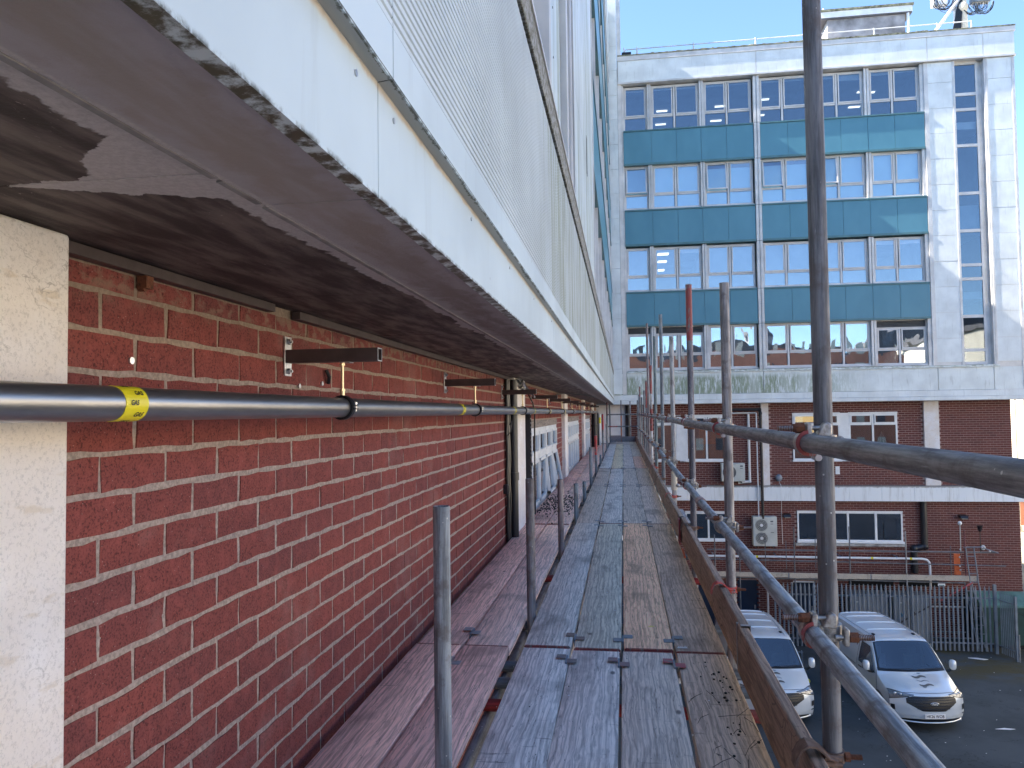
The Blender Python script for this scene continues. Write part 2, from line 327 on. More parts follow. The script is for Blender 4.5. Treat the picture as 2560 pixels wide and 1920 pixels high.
M['blind'] = flat('sky tinted blind', (0.55, 0.84, 0.88), 0.8, 0, 0.06, 1.5)  # blinds coloured cyan to stand for the sky reflected in the panes
g = G('ceiling lamp'); em = g.n('ShaderNodeEmission', {0: (1.0, 0.90, 0.74, 1), 1: 0.55}); g.t.links.new(em.outputs[0], g.out.inputs[0]); M['lamp'] = g.m
g = G('lit blind'); em = g.n('ShaderNodeEmission', {0: (1.0, 0.62, 0.22, 1), 1: 0.55}); g.t.links.new(em.outputs[0], g.out.inputs[0]); M['litblind'] = g.m

# ---- ground
g = G('asphalt', 0.9, 0, 0.3)
a = g.noise(g.pos(), 0.35, 6, 0.65); b = g.noise(g.pos(), 45, 4, 0.7)
c = g.mix(g.ss(a, 0.35, 0.65), (0.044, 0.056, 0.064), (0.068, 0.083, 0.094))
c = g.mix(g.math('MULTIPLY', g.ss(b, 0.55, 0.75), 0.35), c, (0.12, 0.12, 0.12))
v = g.voro(g.pos(), 1.9); c = g.mix(g.math('SUBTRACT', 1.0, g.ss(v, 0.016, 0.026)), c, (0.5, 0.5, 0.48))
x, y, z = g.xyz()
far = g.ss(y, 36, 44); c = g.mix(far, c, (0.30, 0.27, 0.20))  # distant ground tinted pale yellow, sunlight put into its colour
mo = g.math('MULTIPLY', g.ss(y, 25.2, 26.8), g.math('MULTIPLY', g.ss(x, 9.2, 10.6), g.math('SUBTRACT', 1.0, g.ss(x, 14, 18))))
mo = g.math('MULTIPLY', mo, g.ss(g.noise(g.pos((1, 1.6, 1)), 0.8, 6, 0.65), 0.36, 0.58))
c = g.mix(g.math('MULTIPLY', mo, 0.85), c, (0.072, 0.062, 0.026))
tar = g.ss(g.noise(g.pos((1, 1, 1), (7, 3, 0)), 0.16, 3, 0.5), 0.55, 0.57)
c = g.mix(g.math('MULTIPLY', tar, 0.35), c, (0.035, 0.034, 0.034))
ck = g.math('ABSOLUTE', g.math('SUBTRACT', g.noise(g.pos(), 0.30, 6, 0.6), 0.5))
c = g.mix(g.math('MULTIPLY', g.math('SUBTRACT', 1.0, g.ss(ck, 0.0, 0.004)), 0.6), c, (0.02, 0.02, 0.02))
wet = g.ss(g.noise(g.pos((1, 0.6, 1)), 0.3, 4, 0.6), 0.58, 0.7)
g.set(base=c, rough=g.math('SUBTRACT', 0.92, g.math('MULTIPLY', wet, 0.25)), normal=g.bump(b, 0.35, 0.01)); M['asphalt'] = g.m
g = G('silver van paint', 0.24, 0.25, 0.5); g.set(base=g.mix(g.ss(g.noise(g.pos(), 1.2, 2), 0.3, 0.7), (0.62, 0.68, 0.73), (0.68, 0.74, 0.79)))
g.b.inputs['Coat Weight'].default_value = 0.7; g.b.inputs['Coat Roughness'].default_value = 0.04; M['van'] = g.m
M['vscreen'] = glass('van windscreen', 0.10, (0.62, 0.70, 0.72))
M['vdash'] = flat('van interior plastic', (0.10, 0.105, 0.11), 0.7, 0, 0.1, 5)
g = G('van glass', 0.04, 0, 0.8); g.set(base=(0.075, 0.10, 0.125)); g.b.inputs['Coat Weight'].default_value = 1.0; M['vglass'] = g.m
M['vtrim'] = flat('dark van trim', (0.012, 0.013, 0.016), 0.35, 0, 0.1, 5)
g = G('headlamp glass', 0.08, 0.3, 0.8); g.set(base=(0.17, 0.19, 0.22)); g.b.inputs['Coat Weight'].default_value = 1.0; M['hlamp'] = g.m
M['galv'] = flat('galvanised fence steel', (0.20, 0.235, 0.28), 0.5, 0.3, 0.14, 3)
M['cabinet'] = flat('grey cabinet paint', (0.27, 0.29, 0.31), 0.5, 0, 0.1, 2)
M['green'] = flat('dark green tank', (0.010, 0.055, 0.050), 0.5, 0, 0.15, 2)
M['green_lid'] = flat('faded green lid', (0.10, 0.22, 0.19), 0.6, 0, 0.2, 3)
M['orange'] = flat('orange mesh barrier', (0.62, 0.12, 0.03), 0.5, 0, 0.15, 5)
M['navy'] = flat('navy door', (0.008, 0.022, 0.055), 0.4, 0, 0.1, 2)
M['ac'] = flat('cream casing', (0.56, 0.57, 0.52), 0.5, 0, 0.08, 3)
M['acdark'] = flat('fan grille', (0.10, 0.105, 0.11), 0.6, 0, 0.1, 6)
M['penthouse'] = flat('rough grey render', (0.36, 0.34, 0.34), 0.9, 0, 0.3, 1.3, bump=0.4)
M['roofedge'] = flat('mossy roof edge', (0.24, 0.23, 0.15), 0.9, 0, 0.4, 6)
M['cream'] = flat('pale stone', (0.66, 0.58, 0.46), 0.8, 0, 0.12, 0.3)
M['orangebrick'] = flat('orange brick front', (0.50, 0.20, 0.12), 0.8, 0, 0.1, 0.4)
M['slate'] = flat('slate', (0.12, 0.11, 0.11), 0.7, 0, 0.2, 1)
M['leaf'] = flat('hedge leaf', (0.05, 0.09, 0.025), 0.7, 0, 0.4, 2)
M['twig'] = flat('dark straw', (0.045, 0.038, 0.032), 0.9, 0, 0.3, 40)
M['dirt'] = flat('dark crumbs', (0.035, 0.03, 0.028), 0.95, 0, 0.3, 40)

# ---------------------------------------------------------------- helpers: meshes and objects
ORG = {}
class MB:
    def __init__(s): s.v = []; s.f = []
    def add(s, vs, fs):
        n = len(s.v); s.v += [tuple(p) for p in vs]; s.f += [tuple(i + n for i in f) for f in fs]; return s
    def box(s, x0, x1, y0, y1, z0, z1):
        return s.add([(x0, y0, z0), (x1, y0, z0), (x1, y1, z0), (x0, y1, z0), (x0, y0, z1), (x1, y0, z1), (x1, y1, z1), (x0, y1, z1)],
                     [(0, 3, 2, 1), (4, 5, 6, 7), (0, 1, 5, 4), (1, 2, 6, 5), (2, 3, 7, 6), (3, 0, 4, 7)])
    def tube(s, a, b, r, n=16, r2=None, hollow=False):
        a = Vector(a); b = Vector(b); r2 = r if r2 is None else r2
        d = (b - a).normalized(); u = d.orthogonal().normalized(); w = d.cross(u)
        ring = lambda c, q: [c + (u * math.cos(t) + w * math.sin(t)) * q for t in [2 * math.pi * i / n for i in range(n)]]
        vs = ring(a, r) + ring(b, r2); fs = [(i, (i + 1) % n, n + (i + 1) % n, n + i) for i in range(n)]
        if hollow:
            vs += ring(a, r * 0.86) + ring(b, r2 * 0.86)
            fs += [(2 * n + i, 3 * n + i, 3 * n + (i + 1) % n, 2 * n + (i + 1) % n) for i in range(n)]
            fs += [(i, 2 * n + i, 2 * n + (i + 1) % n, (i + 1) % n) for i in range(n)]
            fs += [(n + i, n + (i + 1) % n, 3 * n + (i + 1) % n, 3 * n + i) for i in range(n)]
        else: fs += [tuple(range(n))[::-1], tuple(range(n, 2 * n))]
        return s.add(vs, fs)
    def path(s, pts, r, n=8):
        pts = [Vector(p) for p in pts]; vs = []; fs = []
        prev = None
        for i, p in enumerate(pts):
            d = (pts[min(i + 1, len(pts) - 1)] - pts[max(i - 1, 0)]).normalized()
            if prev is None: u = d.orthogonal().normalized()
            else: u = (prev - d * prev.dot(d)).normalized()
            prev = u; w = d.cross(u)
            vs += [p + (u * math.cos(2 * math.pi * k / n) + w * math.sin(2 * math.pi * k / n)) * r for k in range(n)]
        for i in range(len(pts) - 1):
            fs += [(i * n + k, i * n + (k + 1) % n, (i + 1) * n + (k + 1) % n, (i + 1) * n + k) for k in range(n)]
        m = (len(pts) - 1) * n
        fs += [tuple(range(n))[::-1], tuple(range(m, m + n))]
        return s.add(vs, fs)
    def prism(s, poly, axis, a, b):      # poly of 2d points extruded along axis
        def P(p, t): return {'x': (t, p[0], p[1]), 'y': (p[0], t, p[1]), 'z': (p[0], p[1], t)}[axis]
        n = len(poly); vs = [P(p, a) for p in poly] + [P(p, b) for p in poly]
        return s.add(vs, [tuple(range(n)), tuple(range(n, 2 * n))[::-1]] + [(i, n + i, n + (i + 1) % n, (i + 1) % n) for i in range(n)])
    def ribbon(s, prof, axis, a, b, th):   # open profile given thickness, extruded
        n = len(prof); off = []
        for i in range(n):
            p = Vector(prof[max(i - 1, 0)]); q = Vector(prof[min(i + 1, n - 1)]); d = (q - p).normalized()
            off.append((prof[i][0] - d.y * th, prof[i][1] + d.x * th))
        return s.prism(list(prof) + off[::-1], axis, a, b)
    def grid(s, fn, nu, nv):
        vs = [fn(i / nu, j / nv) for j in range(nv + 1) for i in range(nu + 1)]
        return s.add(vs, [(j * (nu + 1) + i, j * (nu + 1) + i + 1, (j + 1) * (nu + 1) + i + 1, (j + 1) * (nu + 1) + i) for j in range(nv) for i in range(nu)])
    def ball(s, c, rx, ry, rz, nu=14, nv=9, p=1.0):
        def F(u, v):
            a = 2 * math.pi * u; b = math.pi * (v - 0.5)
            q = lambda t: math.copysign(abs(t) ** p, t)
            return (c[0] + rx * q(math.cos(b)) * q(math.cos(a)), c[1] + ry * q(math.cos(b)) * q(math.sin(a)), c[2] + rz * q(math.sin(b)))
        return s.grid(F, nu, nv)
    def mesh(s, name, mat, smooth=False):
        me = bpy.data.meshes.new(name); me.from_pydata(s.v, [], s.f); me.update()
        b = bmesh.new(); b.from_mesh(me); bmesh.ops.recalc_face_normals(b, faces=b.faces); b.to_mesh(me); b.free()
        if mat is not None: me.materials.append(mat)
        if smooth:
            me.polygons.foreach_set('use_smooth', [True] * len(me.polygons)); me.set_sharp_from_angle(angle=math.radians(38))
        return me
    def build(s, name, mat, parent=None, smooth=False, bevel=0.0, color=None, label=None):
        me = s.mesh(name, M[mat] if isinstance(mat, str) else mat, smooth or bevel > 0)
        return link(name, me, parent, bevel, color, label)

def link(name, me, parent=None, bevel=0.0, color=None, label=None, loc=None):
    o = bpy.data.objects.new(name, me); C.objects.link(o)
    w = Vector((0, 0, 0)) if loc is None else Vector(loc)
    if parent is not None:
        o.parent = parent; o.location = w - ORG.get(parent.name, Vector((0, 0, 0)))
    else: o.location = w
    ORG[o.name] = w
    if bevel:
        md = o.modifiers.new('bevel', 'BEVEL'); md.width = bevel; md.segments = 2; md.limit_method = 'ANGLE'; md.angle_limit = math.radians(35)
    if color: o.color = (*color, 1)
    if label: o['label'] = label
    return o

def tag(o, label=None, cat=None, group=None, kind=None):
    for k, v in (('label', label), ('category', cat), ('group', group), ('kind', kind)):
        if v: o[k] = v
    return o
def thing(name, loc, label, cat, group=None):
    o = bpy.data.objects.new(name, None); C.objects.link(o); o.location = loc; o.empty_display_size = 0.2
    ORG[o.name] = Vector(loc); return tag(o, label, cat, group)
def copy_tree(o, parent=None, name=None):
    c = o.copy(); C.objects.link(c)
    if parent is not None: c.parent = parent
    for ch in list(o.children): copy_tree(ch, c)
    return c
def B(parent, name, mat, *b, bevel=0.0, color=None, label=None):
    m = MB()
    for q in (b if isinstance(b[0], tuple) else (b,)): m.box(*q)
    return m.build(name, mat, parent, bevel=bevel, color=color, label=label)

def text_mesh(body, size, mat, name, fn, parent, extrude=0.0, bold=0.0):
    cu = bpy.data.curves.new('t', 'FONT'); cu.body = body; cu.size = size; cu.extrude = extrude; cu.offset = bold
    cu.align_x = 'CENTER'; cu.align_y = 'CENTER'
    to = bpy.data.objects.new('t', cu); C.objects.link(to)
    dg = bpy.context.evaluated_depsgraph_get(); me = bpy.data.meshes.new_from_object(to.evaluated_get(dg))
    bpy.data.objects.remove(to); me.materials.clear(); me.materials.append(M[mat]); me.name = name
    for v in me.vertices: v.co = fn(v.co)
    return link(name, me, parent)

# ================================================================ SETTING
gd = MB()
gd.box(-60, 400, -120, 700, GZ - 0.3, GZ)
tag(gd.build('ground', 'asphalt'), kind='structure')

# ================================================================ NEAR WING (the wall on the left, soffit, pale cladding)
near = thing('office_wing', (-1.05, 3.0, GZ), 'near office wing with red brick wall, stained soffit and pale ribbed cladding along the scaffold', 'building')
BL, BH = 0.2265, 0.0835
BV = []
for k in range(8):
    m = MB(); hy, hz, dp = 0.1072, 0.0348, 0.014
    NY, NZ = 4, 2; idx = {}
    vs = []
    for j in range(NZ + 1):
        for i in range(NY + 1):
            edge = i in (0, NY) or j in (0, NZ)
            y = -hy + 2 * hy * i / NY; z = -hz + 2 * hz * j / NZ; x = 0.0
            if edge: x = -0.0012 + R.uniform(-0.0008, 0.0006); y += R.uniform(-0.0028, 0.0026); z += R.uniform(-0.0030, 0.0028)
            else: x = R.uniform(-0.0006, 0.0008)
            vs.append((x, y, z))
    fs = [(j * 5 + i, j * 5 + i + 1, (j + 1) * 5 + i + 1, (j + 1) * 5 + i) for j in range(NZ) for i in range(NY)]
    ring = [0, 1, 2, 3, 4, 9, 14, 13, 12, 11, 10, 5]
    n0 = len(vs)
    for q in ring: vs.append((-dp, vs[q][1] * 1.01, vs[q][2] * 1.02))
    for a in range(12): fs.append((ring[a], n0 + a, n0 + (a + 1) % 12, ring[(a + 1) % 12]))
    m.add(vs, fs); BV.append(m.mesh('brick', M['brick'], False))

def rows(y0, y1, z0, z1, hole=None):
    out = []
    k = math.floor((z0 + 0.0715) / BH)
    while -0.0715 + k * BH < z1 - 0.01:
        zb = -0.0715 + k * BH; zt = min(zb + BH, z1 + 0.004)
        off = 1.5196 + (BL / 2 if k % 2 else 0)
        n = math.floor((y0 - off) / BL)
        while off + n * BL < y1:
            a = max(off + n * BL, y0); b = min(off + (n + 1) * BL, y1); n += 1
            if b - a < 0.03: continue
            yc, zc = (a + b) / 2, (zb + zt) / 2
            if hole and hole[0] < yc < hole[1] and hole[2] < zc < hole[3]: continue
            out.append((yc, zc, (b - a) / BL, (zt - zb) / BH))
        k += 1
    return out
def stuff_bricks(lst, name, parent, X=-1.05, mat='brick'):
    m = MB()
    for yc, zc, sy, sz in lst:
        hy, hz = 0.1072 * sy, 0.0348 * sz; j = R.uniform(-.0015, .0015)
        m.add([(X - .014, yc - hy, zc - hz), (X - .014, yc + hy, zc - hz), (X - .014, yc + hy, zc + hz), (X - .014, yc - hy, zc + hz),
               (X + j, yc - hy + R.uniform(0, .002), zc - hz + R.uniform(-.001, .002)), (X + j, yc + hy - R.uniform(0, .002), zc - hz + R.uniform(-.001, .002)), (X + j, yc + hy - R.uniform(0, .002), zc + hz), (X + j, yc - hy + R.uniform(0, .002), zc + hz)],
              [(4, 5, 6, 7), (0, 1, 5, 4), (1, 2, 6, 5), (2, 3, 7, 6), (3, 0, 4, 7)])
    o = m.build(name, mat, parent); o['kind'] = 'stuff'; return o

BAYS = [(1.24, 6.95, None), (7.70, 13.05, (8.6, 11.95)), (13.72, 19.43, (14.45, 17.9)), (20.07, 25.10, (21.0, 23.9)), (26.1, 30.4, None)]
for bi, (y0, y1, win) in enumerate(BAYS):
    m = MB()
    XW = -1.0530
    if win:
        m.box(-1.35, XW, y0 - .1, win[0], GZ, .36); m.box(-1.35, XW, win[1], y1 + .1, GZ, .36)
        m.box(-1.35, XW, win[0], win[1], -.17, .36); m.box(-1.35, XW, win[0], win[1], GZ, -1.19)
    else: m.box(-1.35, XW, y0 - .1, y1 + .1, GZ, .36)
    wall = m.build('brick_wall', 'mortar', near)
    allb = rows(y0, y1, -2.6 if bi == 0 else -1.5, .31, (win[0], win[1], -1.19, -.10) if win else None)
    if bi == 0:
        vis = sorted([b for b in allb if b[1] > -1.2], key=lambda b: b[0])
        ind = vis[:300]; rest = vis[300:] + [b for b in allb if b[1] <= -1.2]
        for i, (yc, zc, sy, sz) in enumerate(ind):
            o = link('brick', BV[R.randrange(8)], wall, loc=(-1.05 + R.uniform(-.0012, .0016), yc, zc))
            o.scale = (1, sy, sz)
        stuff_bricks(rest, 'brickwork', wall)
    else: stuff_bricks(allb, 'brickwork', wall)

# columns of painted render
for (y0, y1) in [(.10, 1.242), (6.95, 7.70), (13.05, 13.72), (19.43, 20.07), (25.10, 26.10)]:
    B(near, 'column', 'render', -1.30, -.99, y0, y1, GZ, .335, bevel=.006)
# windows of the near wing
def near_window(y0, y1, zt, zb, n, tilt):
    w = B(near, 'window', 'upvc', (-1.11, -1.045, y0, y1, zt - .055, zt), (-1.11, -1.045, y0, y1, zb, zb + .06), (-1.11, -1.045, y0, y0 + .05, zb, zt), (-1.11, -1.045, y1 - .05, y1, zb, zt),
          (-1.11, -1.045, y0, y1, -.56, -.49), *[(-1.11, -1.045, y0 + (y1 - y0) * i / n - .03, y0 + (y1 - y0) * i / n + .03, zb, zt) for i in range(1, n)])
    B(w, 'sill', 'upvc', -1.10, -1.01, y0 - .04, y1 + .04, zb - .04, zb, bevel=.004)
    for i in range(n):
        a = y0 + (y1 - y0) * i / n + .035; b = y0 + (y1 - y0) * (i + 1) / n - .035
        sa = B(w, 'sash', 'upvc', (-1.075, -1.032, a, b, -.49, -.455), (-1.075, -1.032, a, b, zt - .09, zt - .055), (-1.075, -1.032, a, a + .035, -.455, zt - .09), (-1.075, -1.032, b - .035, b, -.455, zt - .09))
        B(w, 'pane', 'glass_dk', -1.066, -1.060, a + .03, b - .03, -.46, zt - .085)
        m = MB().box(-.02, .022, a, b, -.035, 0).box(-.02, .022, a, b, zb + .56 + .06, zb + .56 + .095).box(-.02, .022, a, a + .035, zb + .62, 0).box(-.02, .022, b - .035, b, zb + .62, 0)
        cs = m.build('casement', 'upvc', w); cs.location = Vector((-1.055, 0, -.56)) - ORG[w.name]
        gl = MB().box(-.003, .003, a + .03, b - .03, zb + .65, -.03).build('pane', 'glass_dk', w); gl.location = cs.location.copy()
        if tilt and i >= n - 2: cs.rotation_euler = (0, -math.radians(tilt * (i - n + 3)), 0); gl.rotation_euler = cs.rotation_euler
    B(near, 'lintel_board', 'board', -1.06, -1.035, y0 - .02, y1 + .02, zt, zt + .09, color=(.16, .14, .13))
    B(near, 'room_wall', 'room', (-2.6, -2.55, y0 - .5, y1 + .5, -1.6, .3), (-2.6, -1.36, y0 - .5, y1 + .5, -1.62, -1.6))
near_window(8.6, 11.95, -.17, -1.15, 4, 5)
near_window(14.45, 17.9, -.17, -1.15, 5, 0)
near_window(21.0, 23.9, -.17, -1.15, 5, 0)

# angle trim where wall meets soffit, rusty fixing, small screws
B(near, 'edge_trim', 'brkt', (-1.046, -1.020, 1.25, 2.13, .312, .3355), bevel=.001)
B(near, 'edge_trim', 'brkt', (-1.046, -1.018, 2.30, 6.8, .310, .3355), bevel=.001)
m = MB().tube((-1.050, 1.53, .29), (-1.035, 1.53, .29), .011, 12).box(-1.047, -1.025, 1.517, 1.543, .285, .325)
m.build('rusty_bracket', 'rust', near, smooth=True)
for (yy, zz) in [(1.50, .125), (2.55, .115), (2.36, .10)]:
    MB().tube((-1.052, yy, zz), (-1.045, yy, zz), .008, 12).build('screw_head', 'zinc', near, smooth=True)
# black streak under the soffit anchor
MB().path([(-1.045, 2.58, .165), (-1.035, 2.585, .14), (-1.044, 2.60, .118)], .007, 8).build('cable_stub', 'rubber', near, smooth=True)

# soffit panels
B(near, 'soffit_backing', 'void', -1.4, -.385, -2.0, 30.0, .352, .362)
js = [-1.13, -.08, .97, 2.03, 3.10, 4.2, 5.3, 6.4, 7.5, 8.6, 9.7, 11.9, 14.1, 16.3, 18.5, 20.7, 22.9, 25.1, 27.3, 29.9]
for a, b in zip(js[:-1], js[1:]):
    B(near, 'soffit_panel', 'soffit', -1.055, -.5645, a + .002, b - .002, .3375 + R.uniform(0, .0012), .350, bevel=.0015)
jo = [-1.7, 1.13, 3.58, 6.1, 8.6, 11.1, 13.6, 16.1, 18.6, 21.1, 23.6, 26.1, 29.9]
for a, b in zip(jo[:-1], jo[1:]):
    B(near, 'soffit_strip', 'soffit', -.5605, -.3705, a + .002, b - .002, .3365 + R.uniform(0, .0012), .350, bevel=.0015)
for a, b in [(-1.0, .985), (1.0, 1.118), (1.14, 3.5), (3.53, 7.0), (7.03, 29)]:
    B(near, 'cover_strip', 'cover', -.569, -.557, a, b, .3350, .3376, bevel=.001)
# fascia: lower face, ledge, upper strip, ribbed sheet, sill
fj = [-1.88, 1.12, 4.12, 7.12, 10.12, 13.12, 16.12, 19.12, 22.12, 25.12, 29.9]
for a, b in zip(fj[:-1], fj[1:]):
    a += .0015; b -= .0015
    m = MB().ribbon([(-.392, .3365), (-.3700, .3365), (-.3700, .5175), (-.3450, .5205), (-.3450, .600)], 'y', a, b, -.002)
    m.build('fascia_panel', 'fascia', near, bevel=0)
    # the projecting strip is its own folded sheet
    MB().box(-.3470, -.3435, a, b, .5170, .6015).build('fascia_strip', 'strip', near)
    pts = []; z = .6015; k = 0
    while z < 1.4385:
        pts += [(-.3430, z), (-.3430, z + .0095), (-.3462, z + .0105), (-.3462, z + .0150)]; z += .0170
    MB().ribbon(pts, 'y', a, b, .002).build('ribbed_panel', 'ribbed', near)
B(near, 'wing_core', 'void', (-14, -.395, -6, 29.9, .365, 1.46), (-14, -1.36, -6, 30.5, GZ, .37))
B(near, 'core_upper', 'room', -14, -.62, -6, 29.9, 1.46, 16.2)
m = MB()
m.box(-.42, -.352, -1.9, 29.9, 1.44, 1.475)
m.build('shadow_gap', 'void', near)
for a, b in zip(fj[:-1], fj[1:]):
    B(near, 'window_sill', 'sill', (-.60, -.334, a + .002, b - .002, 1.478, 1.62), bevel=.004)
    B(near, 'sill_edge', 'mull', (-.60, -.326, a + .002, b - .002, 1.622, 1.640))
for (yy, zz, xx) in [(1.02, .487, -.3699), (1.20, .487, -.3699), (1.85, .488, -.3699), (2.5, .488, -.3699), (3.2, .488, -.3699), (4.0, .488, -.3699), (5.0, .488, -.3699), (6.2, .488, -.3699)]:
    MB().tube((xx, yy, zz), (xx + .004, yy, zz), .005, 10).build('rivet', 'zinc', near, smooth=True)

ROWS = [(1.64, 3.33), (4.72, 6.47), (7.95, 9.67), (11.12, 12.95)]
TEAL = [(3.33, 4.70), (6.47, 7.93), (9.67, 11.10)]
for (ya, yb, nmod) in [(-4.0, 4.0, 8), (10.2, 29.6, 18)]:
    st = (yb - ya) / nmod
    for zi, (z0, z1) in enumerate(ROWS):
        B(near, 'window_frame', 'frame', (-.50, -.44, ya, yb, z0, z0 + .07), (-.50, -.44, ya, yb, z1 - .07, z1), (-.50, -.44, ya, yb, z0 + .55, z0 + .61),
          *[(-.50, -.44, ya + st * i - .035, ya + st * i + .035, z0, z1) for i in range(nmod + 1)])
        for i in range(nmod):
            B(near, 'pane', 'glass', -.475, -.468, ya + st * i + .035, ya + st * (i + 1) - .035, z0 + .07, z1 - .07)
    for i in range(0, nmod + 1, 2):
        for (z0, z1) in ROWS: B(near, 'mullion', 'mull', (-.46, -.352, ya + st * i - .05, ya + st * i - .01, z0, z1), (-.46, -.352, ya + st * i + .01, ya + st * i + .05, z0, z1))
    for (z0, z1) in TEAL:
        for i in range(nmod):
            B(near, 'spandrel_panel', 'teal', -.50, -.345, ya + st * i + .006, ya + st * (i + 1) - .006, z0 + .03, z1 - .05)
        B(near, 'spandrel_trim', 'teal_trim', (-.50, -.335, ya, yb, z0, z0 + .03), (-.50, -.33, ya, yb, z1 - .05, z1))
# plain pier, fins, jointed panels between the window groups
B(near, 'pier_panel', 'strip', -.45, -.372, 4.02, 4.47, 1.64, 16.1)
B(near, 'pier_panel', 'strip', -.45, -.372, 4.475, 4.93, 1.64, 16.1)
for zz in [1.8, 2.1, 2.4, 2.7]:
    MB().tube((-.372, 4.40, zz), (-.366, 4.40, zz), .008, 8).build('screw_head', 'zinc', near)
for i, yy in enumerate([4.95, 5.12, 5.32, 5.55, 5.75]):
    B(near, 'fin', 'mull', -.45, -.330 - .008 * (i % 2), yy, yy + (.10 if i % 2 else .04), 1.64, 16.1)
for i in range(4):
    for k in range(14):
        B(near, 'cladding_panel', 'clad_near', -.42, -.345, 5.82 + i * 1.095 + .003, 5.82 + (i + 1) * 1.095 - .003, 1.65 + k * 1.03 + .003, 1.65 + (k + 1) * 1.03 - .003)
B(near, 'parapet', 'clad', (-.62, -.33, -6, 29.6, 12.95, 13.9), (-.62, -.31, -6, 29.6, 13.9, 16.2))
B(near, 'fin', 'mull', -.45, -.330, 10.1, 10.2, 1.64, 12.9)
# louvre slots seen beside the window group
for (yy, zz) in [(8.2, 2.6), (8.2, 4.6)]:
    B(near, 'vent_slot', 'void', -.345, -.343, yy, yy + .12, zz, zz + .42)

# ---------------- black service pipes beside the second column
t = thing('downpipe', (-.99, 6.84, GZ), 'black downpipe in front of the white column with clips beside the brickwork', 'downpipe')
MB().tube((-.992, 6.84, GZ), (-.992, 6.84, .31), .043, 16).build('pipe', 'black', t, smooth=True)
MB().tube((-.992, 6.84, -.60), (-.992, 6.84, -.53), .05, 16).build('socket', 'black', t, smooth=True)
t = thing('cable_bundle', (-1.02, 6.70, GZ), 'thick braided black cables climbing the brick wall before the black downpipe', 'cable')
for dx, dy in [(0, 0), (.004, .035), (-.004, -.030)]:
    MB().path([(-1.022 + dx + .004 * math.sin(i * 1.9 + dy * 90), 6.72 + dy + .004 * math.cos(i * 1.3), .31 - i * .12) for i in range(26)], .014, 8).build('cable', 'rubber', t, smooth=True)
t = thing('cable_tray', (-.99, 7.86, GZ), 'black perforated cable tray just beyond the white column', 'cable tray')
B(t, 'tray', 'black', (-1.04, -.955, 7.80, 7.81, -3, .05), (-1.04, -.955, 7.90, 7.91, -3, .05), (-1.045, -1.038, 7.80, 7.91, -3, .05))
for i in range(40): B(t, 'rung', 'black', (-.96, -.952, 7.80, 7.91, .03 - i * .045, .045 - i * .045))
t = thing('hanging_cable', (-.96, 8.1, -1.1), 'thin loose black cable hanging in front of the nearest window', 'cable')
MB().path([(-.985, 7.95, .20), (-.95, 8.02, .12), (-.94, 8.10, .02), (-.945, 8.13, -.15), (-.95, 8.14, -.5), (-.95, 8.13, -1.08)], .008, 8).build('cable', 'rubber', t, smooth=True)
t = thing('cable_tangle', (-.95, 7.4, .2), 'tangle of black and grey cables under the soffit above the column', 'cable')
for i in range(7):
    a = R.uniform(0, 6); pts = [(-.97 + .04 * math.sin(a + k * .9), 7.0 + .13 * k + .03 * math.sin(k + a), .30 - .012 * k + .03 * math.cos(a + k * 1.1)) for k in range(9)]
    MB().path(pts, .010, 6).build('cable', 'rubber' if i < 5 else 'zinc', t, smooth=True)
MB().path([(-1.0, 6.66, -.10), (-.97, 6.62, -.06), (-.98, 6.6, -.16), (-1.02, 6.62, -.20)], .004, 6).build('wire_loop', 'rubber', t, smooth=True)
t = thing('junction_box', (-1.03, 6.62, -.66), 'small black box low on the brick wall beside the downpipe', 'junction box')
B(t, 'box', 'black', -1.05, -1.01, 6.60, 6.66, -.70, -.62, bevel=.004)
B(t, 'lid', 'rubber', -1.012, -1.006, 6.605, 6.655, -.695, -.625)
# conduit arc on the soffit far along
t = thing('soffit_conduit', (-.8, 13, .33), 'thin dark cable arching across the far soffit', 'cable')
MB().path([(-1.0, 11.5, .28), (-.95, 12.2, .318), (-.85, 13.0, .328), (-.72, 13.6, .328), (-.60, 15, .328), (-.55, 20, .325)], .008, 6).build('cable', 'rubber', t, smooth=True)

# ---------------- gas pipe with taped bands
PX, PZ, PR = -.866, .026, .03015
gp = thing('gas_pipe', (PX, 3, PZ), 'long dark grey steel gas pipe with yellow GAS tape running along the brick wall', 'pipe')
sec = [(-1.2, 5.6), (5.6, 13.6), (13.6, 19.6), (19.6, 25.6)]
for a, b in sec: MB().tube((PX, a, PZ), (PX, b, PZ), PR, 40).build('pipe_section', 'gas', gp, smooth=True)
for yy in (13.6, 19.6, 25.5):
    MB().tube((PX, yy - .07, PZ), (PX, yy + .07, PZ), PR + .011, 24).build('coupling', 'zinc', gp, smooth=True)
for yy in (1.215, 3.98, 5.95, 7.3, 8.9, 11.2):
    m = MB().tube((PX, yy - .031, PZ), (PX, yy + .031, PZ), PR + .0008, 40)
    tp = m.build('tape_band', 'tape', gp, smooth=True)
    if yy < 7:
        for ang, dy, sz in [(36, .010, .0120), (2, -.008, .0115), (-38, .010, .0125), (74, -.010, .0115), (-74, -.008, .0115)]:
            def wrap(co, ang=ang, dy=dy, yy=yy):
                a = math.radians(ang) + (co.y + .25 * co.x * .0) / PR
                r = PR + .0016 + co.z
                return Vector((PX + r * math.cos(a), yy + dy + co.x + co.y * .25, PZ + r * math.sin(a)))
            text_mesh('GAS', sz, 'ink', 'printed_word', wrap, tp, bold=.0004)
